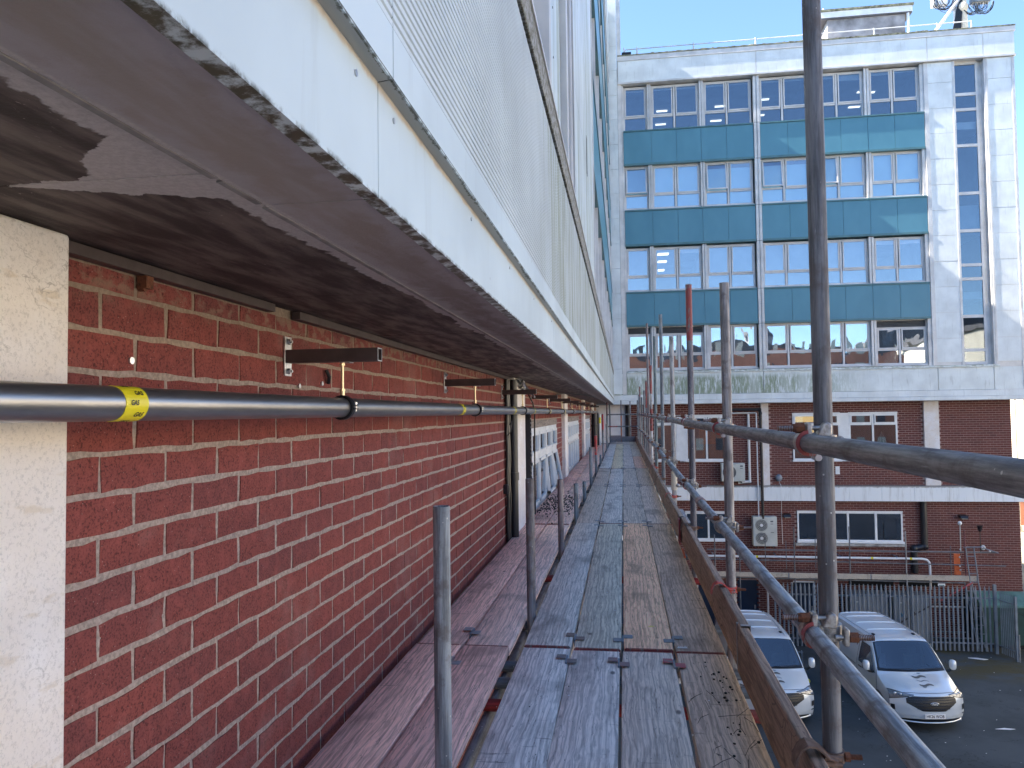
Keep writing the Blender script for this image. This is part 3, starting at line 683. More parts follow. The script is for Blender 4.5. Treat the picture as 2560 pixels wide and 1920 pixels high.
# far end: drop
MB().path([(PX, 25.6, PZ), (PX + .01, 25.8, PZ - .03), (PX + .02, 25.9, PZ - .2), (PX + .02, 25.9, -2.5)], PR, 16).build('pipe_bend', 'black', gp, smooth=True)
t = thing('vertical_gas_riser', (-.78, 26.0, DZ), 'cream vertical riser with yellow bands at the far end of the wall', 'pipe')
MB().tube((-.79, 26.0, -2.5), (-.79, 26.0, -.05), .035, 16).build('pipe', 'upvc', t, smooth=True)
MB().tube((-.79, 26.0, -.36), (-.79, 26.0, -.16), .037, 16).build('tape_band', 'tape', t, smooth=True)
t = thing('dark_duct', (-.88, 24.8, DZ), 'wide black duct standing at the far end of the brick wall', 'duct')
MB().tube((-.93, 24.8, -2.5), (-.93, 24.8, -.02), .10, 20).build('duct', 'black', t, smooth=True)
MB().tube((-.93, 24.8, -.45), (-.93, 24.8, -.38), .115, 20).build('socket', 'rubber', t, smooth=True)

def make_bracket():
    r = thing('pipe_bracket', (0, 0, 0), '', 'bracket', 'brackets carrying the gas pipe along the wall')
    MB().box(-1.050, -1.044, -.024, .024, .128, .252).build('base_plate', 'zinc', r, bevel=.001)
    a0, a1 = -1.044, -.745; h = .0205
    m = MB().box(a0, a1, -h, h, .189 + h - .0025, .189 + h).box(a0, a1, -h, h, .189 - h, .189 - h + .0025).box(a0, a1, -h, -h + .0025, .189 - h + .0025, .189 + h - .0025)
    m.box(a0, a1, h - .0025, h, .189 - h + .0025, .189 + h - .0025)
    m.build('channel_arm', 'brkt', r)
    MB().box(a1, a1 + .0015, -h, h, .189 + h - .003, .189 + h).box(a1, a1 + .0015, -h, h, .189 - h, .189 - h + .003).box(a1, a1 + .0015, -h, -h + .003, .189 - h + .003, .189 + h - .003).box(a1, a1 + .0015, h - .003, h, .189 - h + .003, .189 + h - .003).build('cut_edge', 'zinc', r)
    B(r, 'arm_inside', 'void', a1 - .012, a1 - .010, -h + .0026, h - .0026, .189 - h + .0026, .189 + h - .0026)
    for zz in (.143, .236):
        b = MB().tube((-1.044, 0, zz), (-1.036, 0, zz), .0095, 6).build('bolt', 'zinc', r, smooth=True)
        MB().tube((-1.036, 0, zz), (-1.030, 0, zz), .0045, 10).build('thread', 'zinc', b, smooth=True)
    rod = MB().tube((PX, 0, PZ + .03), (PX, 0, .167), .0048, 12).build('hanger_rod', 'rod', r, smooth=True)
    MB().tube((PX, 0, .157), (PX, 0, .165), .0095, 6).build('nut', 'rod', r, smooth=True)
    MB().tube((PX, 0, .078), (PX, 0, .084), .0105, 6).tube((PX, 0, .060), (PX, 0, .078), .0075, 10).build('socket_nut', 'rod', r, smooth=True)
    MB().box(PX - .004, PX + .030, -.018, .018, .1655, .168).build('washer_plate', 'zinc', r)
    m = MB(); n = 28
    def ring(u, v):
        a = 2 * math.pi * u; w = [(-.013, PR + .001), (-.013, PR + .0065), (.013, PR + .0065), (.013, PR + .001), (-.013, PR + .001)][round(v * 4)]
        return (PX + w[1] * math.cos(a), w[0], PZ + w[1] * math.sin(a))
    m.grid(ring, 32, 4); m.build('rubber_lining', 'rubber', r, smooth=True)
    def ring2(u, v):
        a = 2 * math.pi * u; w = [(-.010, PR + .006), (-.010, PR + .0085), (.010, PR + .0085), (.010, PR + .006), (-.010, PR + .006)][round(v * 4)]
        return (PX + w[1] * math.cos(a), w[0], PZ + w[1] * math.sin(a))
    MB().grid(ring2, 32, 4).box(PX + PR + .006, PX + PR + .020, -.009, .009, PZ + .004, PZ + .007).box(PX + PR + .006, PX + PR + .020, -.009, .009, PZ - .006, PZ - .003).build('pipe_clamp', 'black', r, smooth=True)
    MB().tube((PX + PR + .013, 0, PZ - .012), (PX + PR + .013, 0, PZ + .016), .003, 8).tube((PX + PR + .013, 0, PZ + .010), (PX + PR + .013, 0, PZ + .016), .006, 6).build('clamp_screw', 'zinc', r, smooth=True)
    return r
proto = make_bracket()
ORDS = ['nearest', 'second', 'third', 'fourth', 'fifth', 'sixth', 'seventh', 'eighth', 'ninth', 'tenth', 'eleventh', 'twelfth', 'thirteenth', 'fourteenth', 'fifteenth', 'sixteenth']
for k in range(11):
    o = proto if k == 0 else copy_tree(proto)
    o.location = (0, 2.27 + 2.15 * k, 0)
    o['label'] = ['nearest dark channel bracket holding the gas pipe, largest and fully in front of the bricks',
                  'second dark channel bracket holding the gas pipe, between the first one and the black downpipe',
                  'dark channel bracket over the gas pipe right beside the black downpipe and white column'][k] if k < 3 else \
        f'{ORDS[k]} dark bracket over the gas pipe counting away from the camera, beyond the white column'

# ---------------- grit and leaf litter on the inner boards beside the first window
m = MB()
for i in range(520):
    x = R.uniform(-1.0, -.60); y = R.gauss(9.3, .55); s = R.uniform(.004, .014)
    m.box(x, x + s, y, y + s * 1.6, DZ + .001, DZ + .003 + s * .6)
tag(m.build('grit', 'dirt'), 'dark grit and leaf litter spread on the inner boards beside the window', 'litter', kind='stuff')

# ================================================================ FAR WING
far = thing('office_block', (7.0, 30.0, GZ), 'four storey far office wing with teal spandrel bands above dark red brick floors', 'building')
Y0 = 30.0
# body behind the face, open behind the glass
B(far, 'core', 'room', (-2, 14.35, 38.0, 44.0, GZ, 13.9), (-2, 14.35, 30.4, 44, 13.2, 13.85), (-2, .18, 30.3, 38, .4, 13.2), (11.4, 12.44, 30.1, 38, .4, 13.2), (13.55, 14.35, 30.1, 38, .4, 13.2), (-1.2, 14.10, 30.75, 38, GZ, -5.1))
# floors and ceilings
for i, zf in enumerate([1.35, 4.45, 7.70, 10.85]):
    B(far, 'floor_slab', 'room_mid' if i else 'room', .2, 11.4, 30.32, 38, zf - .12, zf)
    B(far, 'ceiling', 'white' if i in (0, 3) else 'room_mid', .2, 13.5, 30.30, 38, (6.52 if i == 2 else zf - .40), zf - .13)
B(far, 'ceiling', 'room', .2, 13.5, 30.3, 38, 12.99, 13.1)
for i, (za, zb, mt) in enumerate([(1.35, 4.1, 'room'), (4.45, 7.3, 'room_mid'), (7.7, 10.4, 'room_mid'), (10.85, 13.0, 'room')]):
    B(far, 'room_wall', mt, .2, 13.5, 36.9, 37.0, za, zb)
    for xx in (3.2, 7.3, 11.38): B(far, 'partition', mt, xx, xx + .06, 30.6, 36.8, za, zb)
# ceiling lamps seen through the glass
LP = [(1.72, 11.85, .42, 0), (1.66, 11.32, .40, 0), (3.95, 11.88, .40, 0), (3.78, 11.32, .42, 0), (5.62, 12.03, .34, 0), (5.5, 11.42, .2, 0), (7.0, 12.08, .3, 0), (6.8, 11.45, .44, 0), (8.9, 11.5, .42, 0), (9.12, 12.06, .2, 0), (9.55, 12.02, .2, 0),
      (1.66, 6.20, .42, 1), (1.62, 5.90, .34, 1), (1.57, 5.56, .24, 1), (1.5, 5.27, .13, 1), (2.9, 5.30, .14, 1), (10.5, 3.06, .6, 2), (7.9, 3.0, .6, 2)]
for (xa, za, w_, f_) in LP:
    zc = (12.96, 6.515, 4.035)[f_]; yy = 30 * zc / za if f_ < 2 else 31.6; xc = xa * yy / 30; w_ *= yy / 30 * .5
    B(far, 'ceiling_lamp', 'lamp', xc - w_, xc + w_, yy, yy + (.16 if f_ == 0 else .42), zc - .015, zc)

def win(name, x0, x1, z0, z1, zt, ms, y=30.14, fw=.06, glass='glass', fmat='frame', open_=(), dep=.07, extra=None):
    """outer frame, transom at zt, mullions at ms; sashes above and panes"""
    bx = [(x0, x1, y, y + dep, z0, z0 + fw), (x0, x1, y, y + dep, z1 - fw, z1), (x0, x0 + fw, y, y + dep, z0 + fw, z1 - fw), (x1 - fw, x1, y, y + dep, z0 + fw, z1 - fw)]
    edges = [x0] + list(ms) + [x1]
    for q in ms: bx.append((q - fw * .6, q + fw * .6, y, y + dep, z0 + fw, z1 - fw))
    for a, b in zip(edges[:-1], edges[1:]):
        if zt: bx.append((a + fw, b - fw, y, y + dep, zt - fw * .55, zt + fw * .55))
    w = B(far, name, fmat, *bx)
    for i, (a, b) in enumerate(zip(edges[:-1], edges[1:])):
        a += fw; b -= fw
        segs = [(zt + fw * .55, z1 - fw), (z0 + fw, zt - fw * .55)] if zt else [(z0 + fw, z1 - fw)]
        for j, (c, d) in enumerate(segs):
            if j == 0 and zt:
                t = .045
                sh = MB().box(a, b, -.02, .02, c - d, c - d + t).box(a, b, -.02, .02, -t, 0).box(a, a + t, -.02, .02, c - d + t, -t).box(b - t, b, -.02, .02, c - d + t, -t).build('sash', fmat, w)
                sh.location = Vector((0, y - .005, d)) - ORG[w.name]
                gl = MB().box(a + t - .003, b - t + .003, .000, .006, c - d + t - .003, -t + .003).build('pane', glass, w)
                gl.location = sh.location.copy()
                if i in open_:
                    sh.rotation_euler = (-math.radians(9), 0, 0); gl.rotation_euler = sh.rotation_euler
            else:
                B(w, 'pane', glass, a - .003, b + .003, y + .03, y + .036, c - .003, d + .003)
    return w

XM = [(0.22, 1.14, []), (1.30, 3.14, [2.20]), (3.32, 5.13, [4.20]), (5.42, 7.22, [6.28]), (7.40, 9.24, [8.28]), (9.44, 11.23, [10.28])]
for ri, (z0, z1) in enumerate([(1.66, 3.33), (4.74, 6.45), (7.99, 9.70), (11.12, 12.90)]):
    for wi, (a, b, ms) in enumerate(XM):
        zz1 = z1
        op = ()
        if ri == 2: op = {0: (0,), 2: (0,), 3: (0,), 4: (0,)}.get(wi, ())
        if ri == 0 and wi in (0, 1, 5):
            zz1 = z1 - .27
            B(far, 'louvre', 'acdark', *[(a + .04, b - .04, 30.15, 30.18, z1 - .25 + k * .055, z1 - .22 + k * .055) for k in range(5)])
            B(far, 'louvre_frame', 'frame', (a, b, 30.12, 30.2, z1 - .03, z1), (a, b, 30.12, 30.2, z1 - .29, z1 - .27), (a, a + .03, 30.12, 30.2, z1 - .27, z1), (b - .03, b, 30.12, 30.2, z1 - .27, z1))
        win('window', a, b, z0, zz1, z0 + .56, ms, open_=op, glass=('glass_low', 'glass', 'glass', 'glass_top')[ri])
        if ri == 2:
            for q0, q1 in zip([a] + ms, ms + [b]):
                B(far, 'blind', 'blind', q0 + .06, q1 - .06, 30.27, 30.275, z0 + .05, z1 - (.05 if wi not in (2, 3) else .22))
        if ri == 3:
            for q0, q1 in zip([a] + ms, ms + [b]):
                B(far, 'roller_blind', 'frame', q0 + .06, q1 - .06, 30.24, 30.245, z1 - R.choice([.14, .16, .18, .30]), z1 - .06)
        if ri == 1 and wi in (1, 5):
            B(far, 'roller_blind', 'frame', a + .9 if wi == 1 else a + .06, b - .06, 30.24, 30.245, z1 - .24, z1 - .06)
        if ri == 0 and wi in (3, 4):
            B(far, 'desk_clutter', 'acdark', a + .3, a + .8, 30.6, 30.9, z0 + .0, z0 + .4)
        if ri == 1 and wi not in (1, 5):
            B(far, 'blind', 'room_mid', a + .05, b - .05, 30.35, 30.355, z0 + .05, z1 - .05)
    B(far, 'window_sill', 'frame', .2, 11.3, 30.04, 30.2, z0 - .05, z0 - .003)
    # twin fins between windows
    for (xa, xb, w2) in [(1.14, 1.30, 1), (3.14, 3.32, 1), (7.22, 7.40, 1), (9.24, 9.44, 1)]:
        B(far, 'mullion', 'mull', (xa + .01, (xa + xb) / 2 - .012, 30.0, 30.2, z0 - .02, z1 + .03), ((xa + xb) / 2 + .012, xb - .01, 30.0, 30.2, z0 - .02, z1 + .03), ((xa + xb) / 2 - .012, (xa + xb) / 2 + .012, 30.06, 30.2, z0 - .02, z1 + .03))
B(far, 'main_mullion', 'mull', (5.18, 5.27, 29.93, 30.2, 1.55, 12.94), (5.31, 5.40, 29.93, 30.2, 1.55, 12.94), (5.27, 5.31, 29.98, 30.2, 1.55, 12.94))
B(far, 'window_reveal', 'mull', 11.23, 11.36, 30.0, 30.25, 1.55, 12.94)
B(far, 'window_reveal', 'mull', .16, .22, 30.0, 30.2, 1.55, 12.94)
for k, zz in enumerate([1.55, 3.33, 4.67, 6.5, 7.9, 9.70, 11.1]): B(far, 'mullion_joint', 'void', 5.18, 5.40, 29.926, 29.9295, zz, zz + .012)
JX = [.20, 1.28, 2.25, 3.19, 4.15, 5.17, None, 5.41, 6.43, 7.40, 8.36, 9.33, 10.29, 11.34]
for (z0, z1) in [(3.33, 4.70), (6.50, 7.93), (9.70, 11.10)]:
    for a, b in zip(JX[:-1], JX[1:]):
        if a is None or b is None: continue
        B(far, 'spandrel_panel', 'teal', a + .006, b - .006, 29.965 + R.uniform(0, .004), 30.25, z0 + .085, z1 - .055)
    for (a, b) in [(.20, 5.17), (5.41, 11.34)]:
        B(far, 'spandrel_trim', 'teal_trim', (a, b, 29.935, 30.25, z0, z0 + .08), (a, b, 29.925, 30.25, z1 - .05, z1))
        B(far, 'spandrel_backing', 'teal_trim', a, b, 29.99, 30.24, z0 + .08, z1 - .05)
# parapet
px = [.02, 5.30, 11.47, 13.41, 14.50]
for a, b in zip(px[:-1], px[1:]):
    B(far, 'parapet_panel', 'clad', a + .02, b - .02, 29.86, 29.93, 13.02, 13.86)
    B(far, 'joint_strip', 'mull', (b - .02, b + .02, 29.872, 29.93, 13.0, 13.87)) if b < 14 else None
B(far, 'parapet_trim', 'mull', (.02, 14.52, 29.84, 29.96, 12.95, 13.015), (.02, 14.52, 29.83, 29.99, 13.865, 14.05))
B(far, 'parapet_soffit', 'mull', .02, 14.50, 29.962, 30.3, 12.955, 12.985)
B(far, 'parapet_body', 'clad', .02, 14.48, 29.932, 30.4, 12.99, 13.86)
B(far, 'roof_edge', 'roofedge', .02, 14.53, 29.82, 30.1, 14.053, 14.10)
m = MB()
for i in range(330):
    x = R.uniform(1, 11.8); s = R.uniform(.02, .06); m.box(x, x + s * 1.8, 29.83 + R.uniform(0, .08), 29.95 + R.uniform(0, .15), 14.10, 14.10 + s * .6)
o = m.build('roof_moss', 'roofedge', far); o['kind'] = 'stuff'
# stair tower bay: panel pier, tall window, reveal, corner pier
jz = [1.70, 2.58, 3.54, 4.49, 5.44, 6.40, 7.35, 8.31, 9.28, 10.24, 11.19, 12.16, 12.94]
B(far, 'pier_backing', 'mull', (11.36, 12.43, 29.99, 30.3, 1.55, 12.94), (13.53, 14.47, 29.95, 30.6, .3, 13.2))
for a, b in zip(jz[:-1], jz[1:]):
    B(far, 'cladding_panel', 'clad', 11.50, 12.36, 29.965 + R.uniform(0, .004), 29.988, a + .006, b - .006)
    B(far, 'cladding_panel', 'clad', 13.56, 14.38, 29.925 + R.uniform(0, .004), 29.948, a + .006, b - .006)
B(far, 'edge_trim', 'mull', (11.36, 11.50, 29.955, 29.99, 1.55, 12.94), (12.36, 12.44, 29.955, 29.99, 1.55, 12.94), (14.38, 14.48, 29.915, 29.95, .68, 12.94), (13.50, 13.56, 29.915, 30.3, 1.55, 12.94))
for k in range(34):
    zz = 1.9 + k * .325
    for xx in (11.43, 12.40, 13.545, 14.43): 
        if R.random() < .6: B(far, 'rivet', 'zinc', xx - .012, xx + .012, 29.905 if xx > 13 else 29.948, 29.956, zz, zz + .024)
B(far, 'stair_reveal', 'mull', (13.30, 13.50, 30.16, 30.3, 1.55, 12.94), (13.44, 13.50, 29.93, 30.16, 1.55, 12.94))
sz = [1.66, 2.14, 3.39, 4.78, 5.30, 6.58, 7.98, 9.78, 11.14, 11.72, 12.90]
win_s = B(far, 'stair_window', 'frame', (12.44, 12.50, 30.12, 30.18, 1.6, 12.94), (13.22, 13.30, 30.12, 30.18, 1.6, 12.94), *[(12.50, 13.22, 30.12, 30.18, z - .055, z + .055) for z in sz])
for a, b in zip(sz[:-1], sz[1:]): B(win_s, 'pane', 'glass_top', 12.49, 13.23, 30.15, 30.156, a + .05, b - .05)
B(far, 'stair_lining', 'room', (12.44, 13.3, 33.0, 33.1, 1.5, 13), (12.40, 12.44, 30.3, 33, 1.5, 13))
# white band under the lowest row, stained with algae
bx = [-.40, .16, 5.30, 11.50, 13.41, 14.44]
for a, b in zip(bx[:-1], bx[1:]):
    B(far, 'band_panel', 'clad_low', a + .01, b - .01, 29.93, 30.4, .68, 1.50)
B(far, 'band_cap', 'clad_low', .16, 13.60, 29.88, 30.12, 1.505, 1.585)
B(far, 'lip', 'clad', (-.40, 14.50, 29.91, 30.45, .45, .672), bevel=.01)
B(far, 'lip', 'clad', (-.38, 14.55, 29.87, 30.45, .305, .443), bevel=.01)
B(far, 'overhang_soffit', 'concrete', -1.2, 14.45, 29.88, 30.8, .29, .303)
# corner tower strip between the wings
for k in range(18):
    z0 = .70 + k * .985
    B(far, 'cladding_panel', 'clad', -.395, -.01, 29.84, 30.4, z0 + .005, z0 + .98)
B(far, 'corner_trim', 'mull', .0, .155, 29.92, 30.4, .68, 18.4)
B(far, 'tower_core', 'clad', -6, -.02, 29.9, 36, 1.6, 18.4)

# lower floors: recessed brickwork with openings
holes = [(1.20, 3.98, -1.95, -.13), (6.40, 10.22, -1.97, -.10), (6.48, 10.30, -5.05, -3.82), (2.30, 3.95, -5.05, -3.87), (4.22, 5.0, GZ, -6.50), (6.22, 7.12, GZ, -6.50), (5.25, 5.53, -2.87, .3), (11.13, 11.66, -2.87, .3), (2.6, 3.4, GZ, -6.5)]
def far_bricks(x0, x1, z0, z1, skip=()):
    out = []
    k = 0; z = z1
    while z > z0 + .02:
        zt = z; z -= .0842; k += 1
        n = 0; x = x0 - (BL / 2 if k % 2 else 0)
        while x < x1:
            a = max(x, x0); b = min(x + BL, x1); x += BL
            if b - a < .03: continue
            xc, zc = (a + b) / 2, zt - .042
            if any(h[0] < xc < h[1] and h[2] < zc < h[3] for h in holes): continue
            out.append((xc, zc, (b - a) / BL))
    return out
def wall_with_holes(parent, name, mat, x0, x1, z0, z1, y, dep):
    xs = sorted({x0, x1, *[h[0] for h in holes], *[h[1] for h in holes]}); xs = [x for x in xs if x0 <= x <= x1]
    m = MB()
    for a, b in zip(xs[:-1], xs[1:]):
        segs = [(z0, z1)]
        for h in holes:
            if h[0] < (a + b) / 2 < h[1]:
                ns = []
                for (p, q) in segs:
                    if h[3] <= p or h[2] >= q: ns.append((p, q)); continue
                    if h[2] > p: ns.append((p, h[2]))
                    if h[3] < q: ns.append((h[3], q))
                segs = ns
        for (p, q) in segs: m.box(a, b, y, y + dep, p, q)
    return m.build(name, mat, parent)
WY = 30.5
BW = [('upper', .30, 14.18, -2.87, .29), ('lower', .30, 14.36, GZ, -3.44)]
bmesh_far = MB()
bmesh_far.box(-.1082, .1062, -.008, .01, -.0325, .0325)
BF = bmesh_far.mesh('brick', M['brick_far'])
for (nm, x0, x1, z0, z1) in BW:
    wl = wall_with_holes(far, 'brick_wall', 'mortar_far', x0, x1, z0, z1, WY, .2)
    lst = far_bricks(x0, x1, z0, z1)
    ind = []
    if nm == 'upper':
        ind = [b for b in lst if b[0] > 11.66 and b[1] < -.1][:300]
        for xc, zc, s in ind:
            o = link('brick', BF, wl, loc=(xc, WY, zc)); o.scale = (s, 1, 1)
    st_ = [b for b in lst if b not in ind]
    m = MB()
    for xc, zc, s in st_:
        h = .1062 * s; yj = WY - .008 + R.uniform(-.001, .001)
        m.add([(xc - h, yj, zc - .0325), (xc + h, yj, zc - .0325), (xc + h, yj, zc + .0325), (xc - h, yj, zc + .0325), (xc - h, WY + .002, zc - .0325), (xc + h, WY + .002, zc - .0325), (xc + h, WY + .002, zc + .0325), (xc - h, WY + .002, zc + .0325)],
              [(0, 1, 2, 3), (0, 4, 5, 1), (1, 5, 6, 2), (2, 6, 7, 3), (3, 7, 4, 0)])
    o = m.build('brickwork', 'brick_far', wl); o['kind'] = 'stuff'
    B(far, 'wall_return', 'brick_far', x1 - .3, x1 - .004, WY + .2, 44, z0, z1)
B(far, 'corner_panel', 'white', (-1.3, .06, 30.46, 30.7, -1.0, .29), (-1.3, .06, 30.46, 30.7, -4.0, -1.02), bevel=.004)
B(far, 'pillar', 'render', (5.25, 5.53, 30.40, 30.6, -2.87, .285), bevel=.01)
B(far, 'pillar', 'render', (11.13, 11.66, 30.40, 30.6, -2.87, .285), bevel=.01)
bb = [1.0, 2.4, 3.7, 5.2, 6.6, 8.35, 9.5, 10.65, 11.85, 13.0, 14.50]
for a, b in zip(bb[:-1], bb[1:]): B(far, 'floor_band', 'band', a + .004, b - .004, 30.20, 30.55, -3.435, -2.872)
B(far, 'floor_band', 'band', -1.3, .996, 30.20, 30.55, -3.435, -2.872)
# big floor windows
def lower_win(x0, x1, z0, z1, ms, zt, blinds=False, wide=None):
    w = win('window', x0, x1, z0 + .06, z1 - .04, zt, ms, y=30.44, fw=.055, glass='glass_dk', fmat='upvc')
    B(w, 'sill', 'upvc', x0 - .03, x1 + .03, 30.36, 30.52, z0 + .0, z0 + .06)
    B(w, 'head', 'upvc', x0 - .01, x1 + .01, 30.42, 30.52, z1 - .038, z1)
    B(far, 'room_wall', 'room', (x0 - .3, x1 + .3, 32.0, 32.1, z0 - .2, z1 + .2), (x0 - .3, x1 + .3, 30.72, 32, z1 + .02, z1 + .1), (x0 - .3, x1 + .3, 30.72, 32, z0 - .2, z0 - .05))
    return w
w1 = lower_win(6.42, 8.14, -1.96, -.10, [7.3], -.56)
B(w1, 'lit_panel', 'litblind', 6.50, 7.24, 30.55, 30.56, -.46, -.20)
B(w1, 'lit_panel', 'litblind', 6.50, 7.24, 30.55, 30.56, -.98, -.66)
B(far, 'window_post', 'upvc', 8.145, 8.465, 30.44, 30.55, -1.95, -.12)
w2 = lower_win(8.47, 10.2, -1.96, -.10, [9.33], -.56)
lower_win(2.42, 3.98, -1.96, -.13, [3.2], -.50)
B(far, 'window_post', 'upvc', 2.05, 2.415, 30.44, 30.55, -1.95, -.13)
lower_win(1.20, 2.04, -1.96, -.13, [], -.50)
w3 = lower_win(6.50, 10.28, -5.03, -3.83, [8.34], None)
for xx in (7.38, 9.33): B(w3, 'bar', 'upvc', xx - .04, xx + .04, 30.43, 30.51, -4.95, -3.88)
lower_win(2.32, 3.93, -5.03, -3.88, [3.2], None)
B(far, 'window_ledge', 'concrete', 6.4, 10.36, 30.34, 30.52, -5.14, -5.045)
# things on the sill seen through the right hand window
for (x0, z0, x1, z1) in [(9.6, -1.3, 9.78, -.85), (9.78, -.85, 9.97, -1.35), (9.70, -1.3, 9.78, -.87), (9.78, -.87, 9.85, -1.3)]:
    MB().tube((x0, 30.9, z0), (x1, 30.9, z1), .015, 6).build('stored_pole', 'cream', far)
MB().tube((8.62, 30.9, -1.25), (8.7, 30.9, -.95), .012, 6).build('stored_pole', 'white', far)
B(far, 'stored_goods', 'orange', (6.9, 7.4, 31.0, 31.3, -1.5, -.9), (3.0, 3.6, 31, 31.3, -1.3, -.6))
B(far, 'stored_box', 'cream', 9.2, 9.6, 31.0, 31.3, -1.95, -1.55)
# doors
for (x0, x1) in [(2.65, 3.35), (4.27, 4.97), (6.28, 7.06)]:
    d = B(far, 'door', 'navy', x0, x1, 30.55, 30.60, GZ + .02, -6.56)
    B(d, 'handle', 'zinc', x1 - .12, x1 - .06, 30.50, 30.548, -7.6, -7.45)
    B(far, 'door_frame', 'upvc' if x0 > 6 else 'navy', (x0 - .05, x0, 30.50, 30.62, GZ, -6.50), (x1, x1 + .05, 30.50, 30.62, GZ, -6.50), (x0 - .05, x1 + .05, 30.50, 30.62, -6.555, -6.50))
B(far, 'shade_sheet', 'void', (8.3, 9.9, 30.485, 30.495, -6.62, -6.30), (10.1, 11.5, 30.485, 30.495, -6.62, -6.30), (12.25, 12.55, 30.485, 30.495, GZ, -6.9), (9.33, 9.55, 30.485, 30.495, GZ, -6.6))  # black sheets on the brick, painting in the shade below the scaffold boards
B(far, 'air_grille', 'upvc', 7.95, 8.10, 30.47, 30.495, -2.45, -2.15)

# ---------------- fittings on the far wall, each its own thing
def on_wall(name, loc, label, cat, group=None): return thing(name, loc, label, cat, group)
def pipe_thing(name, pts, r, mat, label, cat='pipe', n=12, square=False):
    t = thing(name, pts[0], label, cat)
    for a, b in zip(pts[:-1], pts[1:]):
        a = Vector(a); b = Vector(b); d = (b - a).normalized()
        MB().tube(a, b, r, n).build('pipe', mat, t, smooth=True)
    for p in pts[1:-1]: MB().ball(p, r * 1.25, r * 1.25, r * 1.25, 10, 7).build('elbow', mat, t, smooth=True)
    return t
pipe_thing('black_drainpipe', [(3.9, 30.25, .05), (5.18, 30.25, .05), (5.18, 30.10, -.1), (5.18, 30.10, -4.1)], .055, 'black', 'black drainpipe turning down beside the narrow white pillar of the far wing')
pipe_thing('white_cable_duct', [(3.9, 30.32, -.08), (5.03, 30.32, -.08), (5.03, 30.12, -.1), (5.03, 30.12, -4.1)], .022, 'upvc', 'thin white duct running just inside the black drainpipe', 'duct')
t = pipe_thing('white_wall_duct', [(4.78, 30.42, -.12), (4.78, 30.42, -2.72), (4.35, 30.42, -2.76)], .05, 'upvc', 'white square duct dropping to the upper wall mounted air conditioner', 'duct')
pipe_thing('cast_iron_soil_pipe', [(11.0, 30.38, -3.46), (11.0, 30.38, -5.12), (10.63, 30.38, -5.2), (10.63, 30.38, -6.1)], .115, 'black', 'thick black drainpipe with a dog-leg below the white floor band')
pipe_thing('corner_pipe', [(.19, 30.35, .28), (.19, 30.35, -3.0)], .10, 'black', 'thick dark pipe in the corner where the two wings meet')
pipe_thing('corner_white_pipe', [(.66, 30.35, -.2), (.66, 30.35, -2.6)], .05, 'upvc', 'white pipe on brick near the corner of the two wings')
t = thing('white_gas_main', (8, 29.9, -5.5), 'long white pipe with yellow bands running level above the lower scaffold', 'pipe')
MB().path([(2.9, 29.95, -5.50), (10.75, 29.95, -5.50), (10.90, 29.95, -5.53), (10.98, 29.95, -5.62), (11.0, 29.95, -5.75), (11.0, 29.95, -6.6)], .042, 12).build('pipe', 'upvc', t, smooth=True)
for xx in (4.9, 9.0, 10.35): MB().tube((xx - .04, 29.95, -5.50), (xx + .04, 29.95, -5.50), .045, 12).build('tape_band', 'tape', t, smooth=True)
for xx in (3.3, 5.6, 7.9, 9.9): MB().box(xx - .02, xx + .02, 29.95, 30.49, -5.47, -5.44).build('bracket', 'galv', t)
for i, (lab, x0, z0) in enumerate([('upper wall mounted air conditioner half hidden by the pale scaffold pole', 3.68, -2.69)]):
    t = thing('air_conditioner', (x0 + .44, 30.3, z0), lab, 'air conditioner')
    B(t, 'casing', 'ac', x0, x0 + .88, 30.08, 30.42, z0, z0 + .69, bevel=.02)
    MB().tube((x0 + .30, 30.078, z0 + .35), (x0 + .30, 30.07, z0 + .35), .25, 28).build('fan_grille', 'acdark', t, smooth=True)
    B(t, 'badge', 'acdark', (x0 + .70, x0 + .80, 30.07, 30.079, z0 + .56, z0 + .61), (x0 + .70, x0 + .80, 30.07, 30.079, z0 + .49, z0 + .51))
    B(t, 'wall_bracket', 'black', (x0 + .1, x0 + .14, 30.1, 30.49, z0 - .06, z0 - .002), (x0 + .72, x0 + .76, 30.1, 30.49, z0 - .06, z0 - .002))
t = thing('air_conditioner', (5.24, 30.2, -5.13), 'lower twin-fan air conditioner standing on brackets beside the black drainpipe foot', 'air conditioner')
B(t, 'casing', 'ac', 4.80, 5.68, 30.06, 30.42, -5.13, -4.02, bevel=.02)
for zz in (-4.34, -4.83):
    f_ = MB().tube((5.11, 30.058, zz), (5.11, 30.048, zz), .225, 28).build('fan_grille', 'acdark', t, smooth=True)
    for q in (.07, .12, .17, .21):
        MB().path([(5.11 + q * math.cos(a), 30.044, zz + q * math.sin(a)) for a in [2 * math.pi * i / 24 for i in range(25)]], .006, 5).build('ring', 'ac', f_, smooth=True)
    MB().tube((5.11, 30.046, zz), (5.11, 30.030, zz), .055, 16).build('hub', 'white', f_, smooth=True)
B(t, 'badge', 'acdark', (5.44, 5.54, 30.05, 30.059, -4.22, -4.17), (5.44, 5.54, 30.05, 30.059, -4.30, -4.28), (5.44, 5.56, 30.05, 30.059, -4.62, -4.60))
B(t, 'wall_bracket', 'black', (4.9, 4.94, 30.1, 30.49, -5.19, -5.132), (5.54, 5.58, 30.1, 30.49, -5.19, -5.132))
